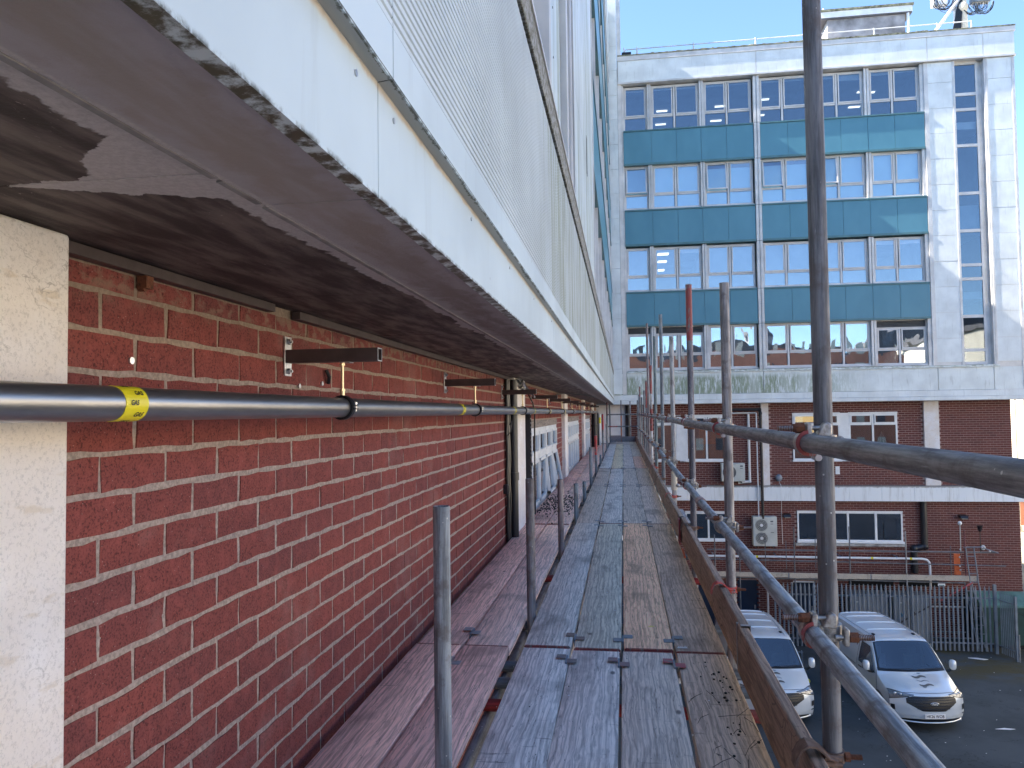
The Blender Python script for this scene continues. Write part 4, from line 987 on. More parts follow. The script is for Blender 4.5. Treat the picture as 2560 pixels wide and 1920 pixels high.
for i, (x0, lab) in enumerate([(5.98, 'small black flood light on brick left of the four-pane window'), (12.24, 'small black flood light on brick near the right hand corner')]):
    t = thing('flood_light', (x0, 30.45, -4.0), lab, 'flood light')
    MB().prism([(30.49, -3.94), (30.30, -3.97), (30.24, -4.06), (30.28, -4.09), (30.49, -4.02)], 'x', x0, x0 + .26).build('housing', 'black', t)
    MB().add([(x0 + .03, 30.236, -4.058), (x0 + .23, 30.236, -4.058), (x0 + .23, 30.276, -4.094), (x0 + .03, 30.276, -4.094)], [(0, 1, 2, 3)]).build('lens', 'ac', t)
t = thing('security_dome', (5.86, 30.4, -2.58), 'grey round dome on brick right of the narrow white pillar', 'camera')
MB().ball((5.86, 30.42, -2.58), .13, .09, .14, 16, 10).build('dome', 'galv', t, smooth=True); B(t, 'base', 'ac', 5.80, 5.92, 30.44, 30.49, -2.66, -2.5)
pipe_thing('lightning_cable', [(5.86, 30.40, -2.72), (5.88, 30.16, -2.86), (5.88, 30.16, -3.46), (5.92, 30.42, -3.9), (5.94, 30.42, -5.1)], .008, 'upvc', 'thin pale cable hanging from the grey dome across the band', 'cable', n=6)
t = thing('round_wall_lamp', (13.1, 30.4, -5.15), 'small round white bulkhead lamp on brick near the corner', 'lamp')
MB().ball((13.05, 30.46, -5.15), .08, .05, .09, 14, 8).build('lens', 'white', t, smooth=True); MB().tube((13.05, 30.49, -5.15), (13.05, 30.47, -5.15), .10, 16).build('rim', 'black', t, smooth=True)
t = thing('white_flue_cap', (12.05, 30.3, -4.2), 'small white domed cap on a thin pole near the brick corner', 'cap')
MB().ball((12.05, 29.9, -4.18), .07, .07, .08, 12, 8).build('cap', 'white', t, smooth=True); MB().tube((12.05, 29.9, -4.24), (12.05, 29.9, -5.2), .018, 8).build('pole', 'ac', t, smooth=True)
t = thing('black_flue_cap', (12.72, 30.3, -4.3), 'small black funnel cap on a thin pole near the brick corner', 'cap')
MB().tube((12.72, 29.9, -4.26), (12.72, 29.9, -4.48), .10, 12, .04).build('cap', 'black', t, smooth=True); MB().tube((12.72, 29.9, -4.48), (12.72, 29.9, -5.2), .016, 8).build('pole', 'black', t, smooth=True)

# ---------------- roof
t = thing('penthouse', (11.2, 38, 14), 'rough grey rendered plant room on the roof with white edged flat top', 'plant room')
B(t, 'wall', 'penthouse', 9.6, 12.95, 36.0, 40, 13.9, 17.88)
B(t, 'roof_fascia', 'white', (9.3, 13.25, 35.9, 40.2, 17.95, 18.22))
B(t, 'roof_soffit', 'slate', 9.32, 13.23, 35.92, 40.1, 17.88, 17.945)
B(t, 'roof_edge', 'roofedge', 9.25, 13.30, 35.85, 40.2, 18.225, 18.32)
MB().tube((13.06, 35.95, 14), (13.06, 35.95, 17.88), .06, 12).build('downpipe', 'white', t, smooth=True)
MB().tube((9.7, 37, 18.34), (9.7, 37, 18.95), .14, 8, .03).build('finial', 'cream', t, smooth=True)
t = thing('roof_railing', (7, 31, 14), 'thin pale guard rail along the edge of the far roof', 'railing')
rp = [.30, .82, 3.08, 5.50, 7.34, 9.99, 12.30, 13.53]
for q in rp:
    MB().tube((q, 31, 13.8), (q, 31, 14.93), .028, 8).build('post', 'mull', t, smooth=True)
    MB().tube((q + .08, 31.1, 13.8), (q + .02, 31, 14.8), .02, 8).build('stay', 'mull', t, smooth=True)
MB().path([(.22, 31, 14.70), (.40, 31, 14.86), (13.5, 31, 14.90), (13.56, 31, 14.6)], .022, 8).build('rail', 'mull', t, smooth=True)
t = thing('black_roof_box', (.4, 31, 14), 'black plastic box at the left end of the far roof', 'box')
B(t, 'box', 'black', .22, .56, 30.8, 31.2, 13.9, 14.62, bevel=.01); B(t, 'lid', 'vtrim', .20, .58, 30.78, 31.22, 14.62, 14.66)
t = thing('stone_weight', (5.3, 31, 14), 'lichen covered stone block sitting on the roof edge', 'block')
MB().ball((5.35, 31, 14.42), .22, .2, .22, 12, 8, .6).build('stone', 'roofedge', t, smooth=True)
MB().tube((7.35, 31.5, 13.9), (7.55, 31.6, 15.1), .28, 8, .05).build('cap', 'cream', t, smooth=True)
t = thing('antenna_mast', (13.5, 32, 14), 'pale phone mast on the roof with looping black cables and a diagonal brace', 'mast')
MB().tube((13.75, 32, 13.9), (13.62, 32, 19), .13, 14).build('main_pole', 'cream', t, smooth=True)
MB().tube((13.40, 32, 13.9), (13.34, 32, 18.5), .055, 10).build('pole', 'white', t, smooth=True)
MB().tube((11.95, 31.6, 14.2), (14.0, 32, 16.9), .06, 10).build('brace', 'mull', t, smooth=True)
MB().ball((13.66, 32, 15.95), .22, .2, .25, 10, 7).build('clamp', 'cream', t, smooth=True)
for i in range(16):
    a = R.uniform(-.5, .5)
    MB().path([(13.1 + i * .025, 32, 13.9), (13.2 + i * .02, 31.9, 14.7 + a * .2), (13.35 + i * .015, 31.9, 15.5), (13.5 + i * .01, 31.9, 16.3)], .018, 6).build('cable', 'rubber', t, smooth=True)
def loops(cx, cz, n, w, h):
    for i in range(n):
        q = R.uniform(-w, w); r_ = R.uniform(.25, .5) * h
        MB().path([(cx + q + r_ * math.cos(a), 31.9 + R.uniform(-.05, .05), cz + r_ * 1.3 * math.sin(a)) for a in [math.pi + math.pi * k / 9 for k in range(10)]], .014, 5).build('cable', 'rubber' if i % 3 else 'galv', t, smooth=True)
loops(12.95, 16.35, 9, .2, 1.0); loops(14.2, 16.05, 16, .3, .8)
for (a, b) in [(12.55, 13.1), (14.0, 14.7)]: B(t, 'antenna', 'white' if a < 13 else 'galv', a, b, 31.9, 32.2, 16.1, 18.2, bevel=.03)
for i in range(3): 
    t = thing('roof_unit', (12.85 + i * .2, 31.6, 14), f'{["left", "middle", "right"][i]} of three small white boxes at the foot of the roof mast', 'box', 'white boxes at the foot of the mast')
    B(t, 'casing', 'white', 12.70 + i * .24, 12.90 + i * .24, 31.4, 31.7, 13.9, 14.62 + .03 * i, bevel=.015)
    B(t, 'base', 'galv', 12.69 + i * .24, 12.91 + i * .24, 31.38, 31.72, 13.85, 13.898)

# ---------------- beyond the right corner and (mirrored in the glass) across the yard
t = thing('distant_building', (29, 70, GZ), 'pale sunlit building far beyond the right corner', 'building')
B(t, 'wall', 'cream', 30, 60, 85, 100, GZ, 6)
for k in range(9):
    for r_ in range(4): B(t, 'window', 'slate', 31 + k * 3, 32.6 + k * 3, 84.9, 84.99, GZ + 1.5 + r_ * 3.4, GZ + 3.2 + r_ * 3.4)
B(t, 'roof', 'slate', 29.5, 60.5, 84.5, 100.5, 6.0, 6.4)
t = thing('bounce_terrace', (38, 10, GZ), 'long pale sunlit terrace added across the yard for warm bounce light, glimpsed beyond the right hand corner', 'building')  # added so its sunlit front throws warm light back into the shade
B(t, 'wall', 'cream', 38, 50, -50, 82, GZ, 8.5); B(t, 'roof', 'slate', 37.7, 50.3, -50.3, 82.3, 8.5, 9.0); B(t, 'plinth', 'concrete', 37.9, 37.99, -50, 82, GZ, GZ + 1.0)
for k in range(30):
    for r_ in range(4): B(t, 'window', 'slate', 37.93, 37.99, -47 + k * 4.3, -45.5 + k * 4.3, GZ + 1.6 + r_ * 3.3, GZ + 3.4 + r_ * 3.3)
t = thing('street_pole', (26.6, 57, GZ), 'pale tall street pole beyond the right corner', 'pole')
MB().tube((26.75, 57, GZ), (26.75, 57, 3), .12, 12, .09).build('pole', 'cream', t, smooth=True); MB().tube((26.75, 57, GZ), (26.75, 57, GZ + .4), .2, 12).build('base', 'cream', t, smooth=True)
t = thing('garden_wall', (28, 60, GZ), 'low orange brick wall far beyond the corner', 'wall')
B(t, 'wall', 'orangebrick', 24, 60, 60, 60.4, GZ, GZ + 2.2); B(t, 'coping', 'cream', 24, 60, 59.95, 60.45, GZ + 2.2, GZ + 2.4)
for i in range(3):
    m = MB()
    for k in range(900):
        a, b = R.uniform(0, 6.28), R.uniform(-1, 1); r_ = R.uniform(.5, 1.5); cx, cy, cz = 26 + i * 4 + r_ * 1.5 * math.cos(a), 46 + i * 7 + r_ * math.sin(a), GZ + 1.3 + r_ * b * .9
        s = .14; u = Vector((R.gauss(0, 1), R.gauss(0, 1), R.gauss(0, 1))).normalized() * s; v = u.orthogonal() * 1.0
        m.add([(cx - u.x, cy - u.y, cz - u.z), (cx + v.x, cy + v.y, cz + v.z), (cx + u.x, cy + u.y, cz + u.z), (cx - v.x, cy - v.y, cz - v.z)], [(0, 1, 2, 3)])
    t = thing('bush', (26 + i * 4, 46 + i * 7, GZ), ['nearest green bush beyond the brick corner', 'second green bush beyond the brick corner', 'farthest green bush beyond the brick corner'][i], 'bush')
    m.build('foliage', 'leaf', t); MB().tube((26 + i * 4, 46 + i * 7, GZ), (26 + i * 4, 46 + i * 7, GZ + 1.2), .08, 8).build('stem', 'slate', t)
t = thing('town_terrace', (16, -70, GZ), 'orange brick terrace across the yard, mirrored in the lowest row of office windows', 'building')
B(t, 'wall', 'orangebrick', -6, 66, -82, -70, GZ, 9.6)
for k in range(21):
    for r_ in range(5): B(t, 'window', 'cream' if (k + r_) % 3 else 'slate', -4 + k * 3.2, -2.8 + k * 3.2, -69.98, -69.9, GZ + 2 + r_ * 3.9, GZ + 4 + r_ * 3.9)
MB().prism([(-6, 9.6), (66, 9.6), (58, 14.5), (44, 14.0), (38, 10.0), (30, 10.2), (17, 11.6), (6, 10.4)], 'y', -82, -70.1).build('roof', 'slate', t)
t = thing('church_spire', (25, -78, GZ), 'dark stone spire behind the orange terrace, mirrored in the glass', 'church')
B(t, 'tower', 'penthouse', 23.6, 26.4, -86, -83.2, GZ, 14.0); MB().tube((25, -84.6, 14.0), (25, -84.6, 22), 1.9, 8, .05).build('spire', 'slate', t)

# ================================================================ SCAFFOLD
TR = .02415
GREY_ = [(.30, .30, .32), (.26, .26, .27), (.34, .33, .33), (.24, .25, .27)]
def standard(X, Y, ztop, label, col, tint, paints=(), zbot=GZ):
    t = thing('scaffold_standard', (X, Y, zbot), label, 'scaffold pole', 'upright scaffold poles')
    MB().tube((X, Y, zbot), (X, Y, ztop), TR, 28, hollow=True).build('tube', 'tube_z', t, smooth=True, color=(tint[0] * 1.0, tint[1] * 1.03, tint[2] * 1.05))
    for (a, b, c) in paints:
        MB().tube((X, Y, a), (X, Y, b), TR + .0006, 24, hollow=False).build('paint_band', 'paint', t, smooth=True, color=c)
    B(t, 'base_plate', 'galv', X - .075, X + .075, Y - .075, Y + .075, zbot, zbot + .01)
    return t
RED = (.26, .045, .042); WHT = (.62, .60, .58)
OUT = [(2.14, 3.2, 'tall dark weathered pole nearest the camera, rising out of the top of the picture', (.185, .18, .19), ()),
       (4.04, .665, 'outer pole with flaking whitish paint, second along the guard rail', (.34, .31, .30), ()),
       (6.13, 1.008, 'outer pole with a worn red top, third along the guard rail', (.21, .20, .22), ((.56, 1.0, RED),)),
       (8.38, .818, 'mottled pale grey outer pole, fourth along the guard rail', (.42, .41, .41), ()),
       (10.60, 1.339, 'plain grey outer pole, fifth along the guard rail and taller than its neighbours', (.24, .26, .28), ()),
       (12.75, 1.254, 'dark green grey outer pole, sixth along the guard rail', (.20, .24, .24), ()),
       (14.75, .901, 'outer pole banded red and white, seventh along the guard rail', (.5, .48, .47), ((.35, .89, RED), (-.36, .06, RED), (-.9, -.36, WHT))),
       (16.35, 1.886, 'thin reddish grey outer pole, eighth along the guard rail and the tallest far one', (.26, .22, .22), ()),
       (17.70, .726, 'far outer pole with a red upper half, ninth along the guard rail', (.26, .25, .26), ((.1, .71, RED),)),
       (19.50, .549, 'far grey outer pole, tenth along the guard rail', (.24, .26, .27), ()),
       (22.15, .429, 'far dark outer pole, eleventh along the guard rail', (.19, .21, .21), ()),
       (24.45, .818, 'far outer pole with rusty top, twelfth along the guard rail', (.27, .23, .22), ((.5, .81, (.25, .10, .09)),)),
       (26.40, .60, 'far slim grey outer pole, thirteenth along the guard rail', (.27, .29, .31), ()),
       (28.70, .45, 'last outer pole at the far end of the guard rail', (.25, .26, .27), ())]
for (Y, zt, lab, tint, p) in OUT: standard(.53, Y, zt, lab, None, tint, p)
INN = [(2.115, -.259, 'short cut pole standing through the gap nearest the camera, top below eye level', (.30, .32, .34), ()),
       (4.165, -.357, 'second short pole in the gap between inner boards and main deck', (.24, .23, .24), ()),
       (6.18, -.536, 'third short pole in the deck gap, faintly reddish', (.27, .23, .23), ()),
       (8.18, -.755, 'fourth short pole in the deck gap, lower than the third', (.24, .28, .31), ()),
       (9.93, -.887, 'fifth and lowest stub in the deck gap', (.24, .28, .31), ()),
       (11.95, -.535, 'sixth inner pole, plain blue grey beside the second window', (.24, .27, .30), ()),
       (14.25, -.417, 'seventh inner pole with a bright red painted top', (.24, .27, .30), ((-.78, -.425, (.46, .035, .04)),)),
       (17.0, -.93, 'eighth inner stub beside the seventh, grey and short', (.24, .28, .31), ()),
       (19.3, -.03, 'ninth inner pole with a red sleeve, far along the wall', (.28, .30, .32), ((-.42, -.045, (.46, .035, .04)),)),
       (23.6, -.35, 'tenth inner pole, pale and far away', (.34, .32, .32), ()),
       (24.6, .33, 'eleventh inner pole reaching up to the soffit, dark red above', (.22, .24, .25), ((-.1, .325, (.12, .04, .045)),)),
       (28.9, .30, 'left corner pole of the end guard rail', (.18, .21, .23), ())]
for (Y, zt, lab, tint, p) in INN: standard(-.515 if Y < 28 else -.50, Y, zt, lab, None, tint, p)
standard(-.08, 28.96, .46, 'middle pole of the end guard rail with an orange lower half', None, (.20, .22, .24), ((-1.1, -.12, (.42, .14, .06)),))
standard(.26, 28.96, .42, 'right hand slim pole of the end guard rail', None, (.28, .30, .33), ())

RX = .482
def rail(name, a, b, label, tint, axis='y', paints=()):
    t = thing(name, a, label, 'guard rail', 'guard rail tubes')
    MB().tube(a, b, TR, 28, hollow=True).build('tube', 'tube_' + axis, t, smooth=True, color=(tint[0] * 1.15, tint[1] * 1.22, tint[2] * 1.26))
    a = Vector(a); b = Vector(b)
    for (p, q, c) in paints: MB().tube(a.lerp(b, p), a.lerp(b, q), TR + .0006, 24).build('paint_band', 'paint', t, smooth=True, color=c)
    return t
rail('top_guard_rail', (RX, -1.5, -.086), (RX, 6.02, -.088), 'top guard rail tube nearest the camera, running out of the right edge', (.235, .215, .205))
rail('top_guard_rail', (RX, 6.03, -.088), (RX, 12.0, -.075), 'second top guard rail tube beyond the sleeve joint', (.25, .235, .235))
rail('top_guard_rail', (RX, 12.01, -.075), (RX, 18.0, -.072), 'third top guard rail tube', (.25, .235, .235))
rail('top_guard_rail', (RX, 18.01, -.072), (RX, 29.1, -.078), 'farthest top guard rail tube', (.25, .24, .25))
rail('lower_guard_rail', (RX, -1.0, -.595), (RX, 5.02, -.580), 'lower guard rail tube nearest the camera, pale blue grey', (.32, .33, .345))
rail('lower_guard_rail', (RX, 5.03, -.580), (RX, 11.0, -.53), 'second lower guard rail tube', (.30, .32, .34))
rail('lower_guard_rail', (RX, 11.01, -.53), (RX, 20.0, -.525), 'third lower guard rail tube', (.28, .29, .31))
rail('lower_guard_rail', (RX, 20.01, -.525), (RX, 29.1, -.52), 'farthest lower guard rail tube', (.27, .28, .30))
rail('end_guard_rail', (-.60, 28.85, -.072), (.60, 28.85, -.078), 'upper cross rail closing the far end of the deck', (.18, .20, .22), 'x')
rail('end_guard_rail', (-.62, 28.85, -.522), (.60, 28.85, -.525), 'lower cross rail closing the far end, red at its left', (.18, .20, .22), 'x', ((.08, .32, (.30, .05, .05)),))

def coupler(loc, railaxis, side, label, red=True):
    """right-angle coupler built at the crossing of a rail (along y) and an upright"""
    x, y, z = loc
    t = thing('scaffold_coupler', loc, label, 'coupler', 'couplers on the guard rails')
    px = .53
    # band round the rail
    def ringfn(c, r0, r1, w, a0, a1, plane):
        def F(u, v):
            a = a0 + (a1 - a0) * u; rr, ww = [(r0, -w), (r1, -w), (r1, w), (r0, w), (r0, -w)][round(v * 4)]
            if plane == 'xz': return (c[0] + rr * math.cos(a), c[1] + ww, c[2] + rr * math.sin(a))
            return (c[0] + rr * math.cos(a), c[1] + rr * math.sin(a), c[2] + ww)
        return F
    r = math.radians
    MB().grid(ringfn((x, y - .028, z), .0245, .0325, .021, r(75), r(300), 'xz'), 26, 4).build('rail_band', 'coupler', t, smooth=True)
    MB().grid(ringfn((x, y - .0505, z), .0250, .0345, .0022, r(95), r(300), 'xz'), 26, 4).build('worn_red_edge', 'paint', t, smooth=True, color=RED if red else (.25, .2, .17))
    MB().grid(ringfn((px, y, z + .0), .0245, .0325, .020, r(-160), r(95), 'xy'), 26, 4).build('upright_band', 'coupler', t, smooth=True)
    MB().box(x + .012, px - .012, y - .026, y + .022, z - .021, z + .026).build('body', 'coupler', t, bevel=.005)
    MB().prism([(x - .006, z + .020), (x + .008, z + .020), (x + .010, z + .052), (x + .002, z + .056), (x - .005, z + .050)], 'y', y - .048, y - .010).build('flap', 'coupler', t, bevel=.003)
    MB().prism([(x + .020, z + .018), (x + .058, z + .016), (x + .060, z + .048), (x + .050, z + .056), (x + .038, z + .052)], 'y', y - .046, y - .008).build('eye', 'coupler', t, bevel=.004)
    bt = MB().tube((x - .075, y - .030, z + .040), (x + .055, y - .028, z + .040), .0062, 12).build('bolt', 'coupler', t, smooth=True)
    m = MB()
    for k in range(11): m.tube((x - .075 + k * .0042, y - .030, z + .040), (x - .0735 + k * .0042, y - .030, z + .040), .0078, 10)
    m.build('thread', 'rust', bt, smooth=True)
    MB().tube((x - .030, y - .030, z + .040), (x - .008, y - .030, z + .040), .0145, 6).tube((x - .036, y - .030, z + .040), (x - .030, y - .030, z + .040), .0115, 12).build('nut', 'rust', t, smooth=True)
    MB().tube((x + .022, y - .052, z - .038), (x + .022, y - .005, z - .038), .009, 12).build('hinge_pin', 'zinc', t, smooth=True)
    # second bolt, on the upright, pointing outwards
    b2 = MB().tube((px + .005, y - .040, z - .006), (px + .100, y - .036, z - .006), .0062, 12).build('bolt', 'coupler', t, smooth=True)
    m = MB()
    for k in range(9): m.tube((px + .066 + k * .0042, y - .037, z - .006), (px + .0675 + k * .0042, y - .037, z - .006), .0078, 10)
    m.build('thread', 'rust', b2, smooth=True)
    MB().tube((px + .040, y - .038, z - .006), (px + .062, y - .037, z - .006), .0145, 6).build('nut', 'rust', t, smooth=True)
    MB().prism([(px + .026, z - .028), (px + .038, z - .026), (px + .040, z + .014), (px + .032, z + .020), (px + .025, z + .012)], 'y', y - .050, y - .022).build('flap', 'coupler', t, bevel=.003)
    return t
for i, (Y, *_r_) in enumerate(OUT):
    if i < 11:
        zt_ = -.087 if Y < 6.1 else -.075; zl = -.585 if Y < 4.2 else (-.575 if Y < 7 else -.53)
        coupler((RX, Y, zt_), 'y', 1, f'coupler joining the top guard rail to the {ORDS[i]} outer pole' + (', rusty nut and red flap' if i == 0 else ''))
        coupler((RX, Y, zl), 'y', 1, f'coupler joining the lower guard rail to the {ORDS[i]} outer pole' + (', threads rusted orange' if i == 0 else ''), red=(i % 2 == 0))
for (Y, z, lab) in [(6.02, -.088, 'sleeve coupler joining two top guard rail tubes'), (5.02, -.580, 'sleeve coupler joining two lower guard rail tubes')]:
    t = thing('sleeve_coupler', (RX, Y, z), lab, 'coupler')
    MB().tube((RX, Y - .06, z), (RX, Y + .06, z), .031, 20).build('sleeve', 'paint', t, smooth=True, color=(.36, .24, .22))
    MB().tube((RX - .02, Y, z - .035), (RX + .06, Y, z - .045), .007, 8).build('bolt', 'rust', t, smooth=True)
t = thing('scaffold_coupler', (.53, 8.38, -.70), 'pale galvanised pole joint on the mottled fourth pole just under the lower rail', 'coupler')
MB().tube((.53, 8.38, -.84), (.53, 8.38, -.64), .033, 16).build('sleeve', 'cream', t, smooth=True); MB().ball((.565, 8.36, -.68), .025, .02, .02).ball((.565, 8.36, -.79), .025, .02, .02).build('bolt_boss', 'coupler', t, smooth=True)

# ---------------- deck boards
TINTS0 = {'cool grey': (.30, .295, .325), 'grey': (.27, .262, .275), 'brown grey': (.245, .22, .215), 'sandy': (.37, .27, .215), 'blue grey': (.305, .31, .335), 'straw': (.34, .32, .27), 'pinkish': (.32, .215, .215), 'dusty pink': (.35, .27, .27), 'green grey': (.245, .25, .245)}
TINTS = {k: (v[0] * 1.52, v[1] * 1.44, v[2] * 1.24) for k, v in TINTS0.items()}
def board(name, x0, x1, y0, y1, tint, label, z=DZ, cat='scaffold board', group='scaffold boards of the deck', band=None):
    t = thing(name, ((x0 + x1) / 2, y0, z - .038), label, cat, group)
    n = max(6, int((y1 - y0) / .16)); vs = []; fs = []
    c1 = R.uniform(-.003, .003)
    for i in range(n + 1):
        y = y0 + (y1 - y0) * i / n; s = math.sin(math.pi * i / n) * c1
        a = x0 + s + R.uniform(-.0007, .0007); b = x1 + s + R.uniform(-.0007, .0007); r = .004
        if i in (0, n): a += .003; b -= .003
        zt = z + R.uniform(-.0006, .0006)
        vs += [(a, y, z - .038), (a, y, zt - r), (a + r * .35, y, zt - r * .3), (a + r, y, zt), ((a + b) / 2, y, zt + .0008), (b - r, y, zt), (b - r * .35, y, zt - r * .3), (b, y, zt - r), (b, y, z - .038)]
    for i in range(n):
        for k in range(9): fs.append((i * 9 + k, i * 9 + (k + 1) % 9, (i + 1) * 9 + (k + 1) % 9, (i + 1) * 9 + k))
    fs += [tuple(range(9)), tuple(range(n * 9, n * 9 + 9))[::-1]]
    MB().add(vs, fs).build('timber', 'board', t, smooth=True, color=TINTS[tint])
    for yy, s in ((y0, 1), (y1, -1)):
        bc = band or R.choice([RED, (.22, .10, .08), (.30, .30, .31)])
        ya, yb = sorted((yy - s * .0015, yy + s * .001))
        bo = B(t, 'end_band', 'paint', (x0 + .004, x1 - .004, ya, yb, z - .034, z - .001), (x0 + .008, x1 - .008, min(yy, yy + s * .007), max(yy, yy + s * .007), z - .0005, z + .0014), color=bc)
    return t
rowsY = [-.9, 3.61, 7.66, 11.60, 15.15, 19.25, 23.0, 26.85, 28.93]
cols = [(-.485, -.2585), (-.2505, -.0285), (-.0205, .2095), (.2185, .445)]
TT = [['cool grey', 'cool grey', 'grey', 'brown grey'], ['grey', 'green grey', 'sandy', 'brown grey'], ['brown grey', 'blue grey', 'grey', 'cool grey'], ['brown grey', 'blue grey', 'grey', 'grey'], ['blue grey', 'straw', 'cool grey', 'dusty pink'], ['cool grey', 'straw', 'cool grey', 'blue grey'], ['blue grey', 'straw', 'cool grey', 'grey'], ['brown grey', 'brown grey', 'cool grey', 'grey']]
cn = ['left edge', 'left middle', 'right middle', 'toe board side']
for i in range(8):
    for j, (a, b) in enumerate(cols):
        sh = [-.004, 0, .003, 0][j] if i else [-.003, -.006, -.004, .002][j] * 1.0
        dy = R.uniform(-.012, .012)
        lab = f'{TT[i][j]} deck board, {cn[j]} column, {["in the row nearest the camera", "second row, starting at the red banded joint", "third row from the camera", "fourth row from the camera", "fifth row from the camera", "sixth row from the camera", "seventh row from the camera", "last short row before the end rail"][i]}'
        board('scaffold_board', a + sh, b + sh, rowsY[i] + .004 + dy, rowsY[i + 1] - .006 + dy, TT[i][j], lab, z=DZ + R.uniform(-.0025, .0025) - (.006 if i == 0 else 0), band=RED if i in (0, 1) else None)
icol = [(-1.008, -.784), (-.773, -.552)]
irow = [-.9, 3.60, 7.6, 11.5, 15.4, 19.3, 23.2, 27.2]
for i in range(7):
    for j, (a, b) in enumerate(icol):
        tn = 'pinkish' if (j == 0 or i == 0) else 'dusty pink'
        sh = -.010 * (1 if i == 0 and j == 1 else 0)
        board('inner_board', a + sh * 0, b, irow[i] + .004, irow[i + 1] - .006, tn, f'{"brick-dusted" if j == 0 else "faded pink grey"} inner board {"against the wall" if j == 0 else "beside the gap"}, {ORDS[i]} along from the camera', z=DZ + (.004 if i == 0 else -.008 if i == 1 else 0), group='inner scaffold boards against the brick wall', band=RED)

# clips bridging the board gaps
def clip(x, y, mat, lab, s=1, col=(.3, .3, .32)):
    t = thing('board_clip', (x, y, DZ), lab, 'clip', 'metal clips across the board gaps')
    MB().box(x - .047, x - .005, y - .026 + .029 * s, y + .026 + .029 * s, DZ + .002, DZ + .0060).build('left_plate', 'paint', t, bevel=.002, color=col)
    MB().box(x + .005, x + .047, y - .026 - .029 * s, y + .026 - .029 * s, DZ + .002, DZ + .0060).build('right_plate', 'paint', t, bevel=.002, color=col)
    MB().box(x - .004, x + .004, y - .05, y + .05, DZ - .03, DZ + .0035).build('bridge', 'galv', t)
    return t
gaps = [(-.256, 'left'), (-.025, 'middle'), (.2145, 'right')]
CC = [(.22, .15, .12), (.20, .235, .26), (.20, .235, .26), (.20, .16, .15), (.24, .15, .15), (.42, .10, .11)]
q = 0
for yi, (yy, tx) in enumerate([(3.78, 'just beyond the nearest joint'), (3.43, 'just before the nearest joint'), (7.50, 'before the second joint'), (7.80, 'after the second joint'), (11.42, 'before the third joint'), (11.75, 'after the third joint'), (14.95, 'before the fourth joint'), (15.3, 'after the fourth joint')]):
    for gi, (gx, gt) in enumerate(gaps):
        clip(gx + (.004 if yi == 0 else -.014 if yi == 1 else 0), yy + R.uniform(-.012, .012), 'paint', f'metal clip on the {gt} gap of the main deck, {tx}', s=1 if yi != 0 or gi == 0 else -1, col=CC[q] if q < 6 else (.26, .27, .28)); q += 1
for yy, tx in ((3.83, 'beyond'), (3.36, 'before')): clip(-.778, yy, 'paint', f'grey clip between the two inner boards, {tx} their nearest joint', col=(.27, .27, .28))

# toe boards
def toe(y0, y1, x, top, tint, lab, zb=-1.095):
    t = thing('toe_board', (x, y0, zb), lab, 'toe board', 'toe boards along the outer edge')
    n = int((y1 - y0) / .25); vs = []; fs = []
    for i in range(n + 1):
        y = y0 + (y1 - y0) * i / n; s = R.uniform(-.0012, .0012)
        vs += [(x + s, y, zb), (x + s, y, top - .004), (x + .004 + s, y, top + R.uniform(-.001, .001)), (x + .034 + s, y, top), (x + .038 + s, y, top - .004), (x + .038 + s, y, zb)]
    for i in range(n):
        for k in range(6): fs.append((i * 6 + k, i * 6 + (k + 1) % 6, (i + 1) * 6 + (k + 1) % 6, (i + 1) * 6 + k))
    fs += [tuple(range(6)), tuple(range(n * 6, n * 6 + 6))[::-1]]
    MB().add(vs, fs).build('timber', 'board', t, color=tuple(c * .85 for c in tint))
    B(t, 'end_band', 'paint', (x - .001, x + .039, y0, y0 + .02, zb + .01, top + .0012), color=(.28, .26, .26))
    B(t, 'end_band', 'paint', (x - .001, x + .039, y1 - .02, y1, zb + .01, top + .0012), color=(.28, .26, .26))
BR = (.225, .165, .13)
toe(-.9, 3.36, .458, -.895, BR, 'brown toe board nearest the camera with pale top edge')
toe(3.28, 6.60, .466, -.888, (.25, .19, .155), 'second toe board along the outer edge, lapped behind the first')
toe(6.62, 10.6, .452, -.885, (.25, .20, .165), 'third toe board along the outer edge')
toe(10.62, 14.6, .456, -.885, (.26, .21, .18), 'fourth toe board along the outer edge')
toe(14.62, 19.6, .456, -.885, (.24, .19, .17), 'fifth toe board along the outer edge')
toe(19.62, 28.9, .456, -.885, (.24, .18, .16), 'farthest toe board along the outer edge')
toe(6.35, 7.25, .494, -.905, (.30, .31, .33), 'short pale offcut standing behind the third toe board')
t = thing('end_toe_board', (-.2, 28.9, DZ), 'dark grey end toe board left of the orange pole', 'toe board')
B(t, 'timber', 'board', -.50, -.09, 28.90, 28.94, DZ + .001, -.862, color=(.15, .15, .165)); B(t, 'end_band', 'paint', -.502, -.48, 28.898, 28.942, DZ + .001, -.861, color=(.2, .2, .2))
t = thing('end_toe_board', (.2, 28.9, DZ), 'dark grey end toe board right of the orange pole', 'toe board')
B(t, 'timber', 'board', -.07, .42, 28.90, 28.94, DZ + .001, -.90, color=(.14, .14, .155)); B(t, 'end_band', 'paint', .40, .422, 28.898, 28.942, DZ + .001, -.899, color=(.2, .2, .2))
t = thing('red_marker_tag', (.455, 6.62, -1.0), 'dark red strap hanging on the toe board joint', 'strap')
B(t, 'strap', 'paint', .4405, .4535, 6.50, 6.60, -1.11, -.895, color=(.22, .02, .03)); MB().path([(.44, 6.15, -1.08), (.443, 6.05, -1.09), (.44, 5.9, -1.097)], .008, 6).build('tail', 'orange', t, smooth=True)

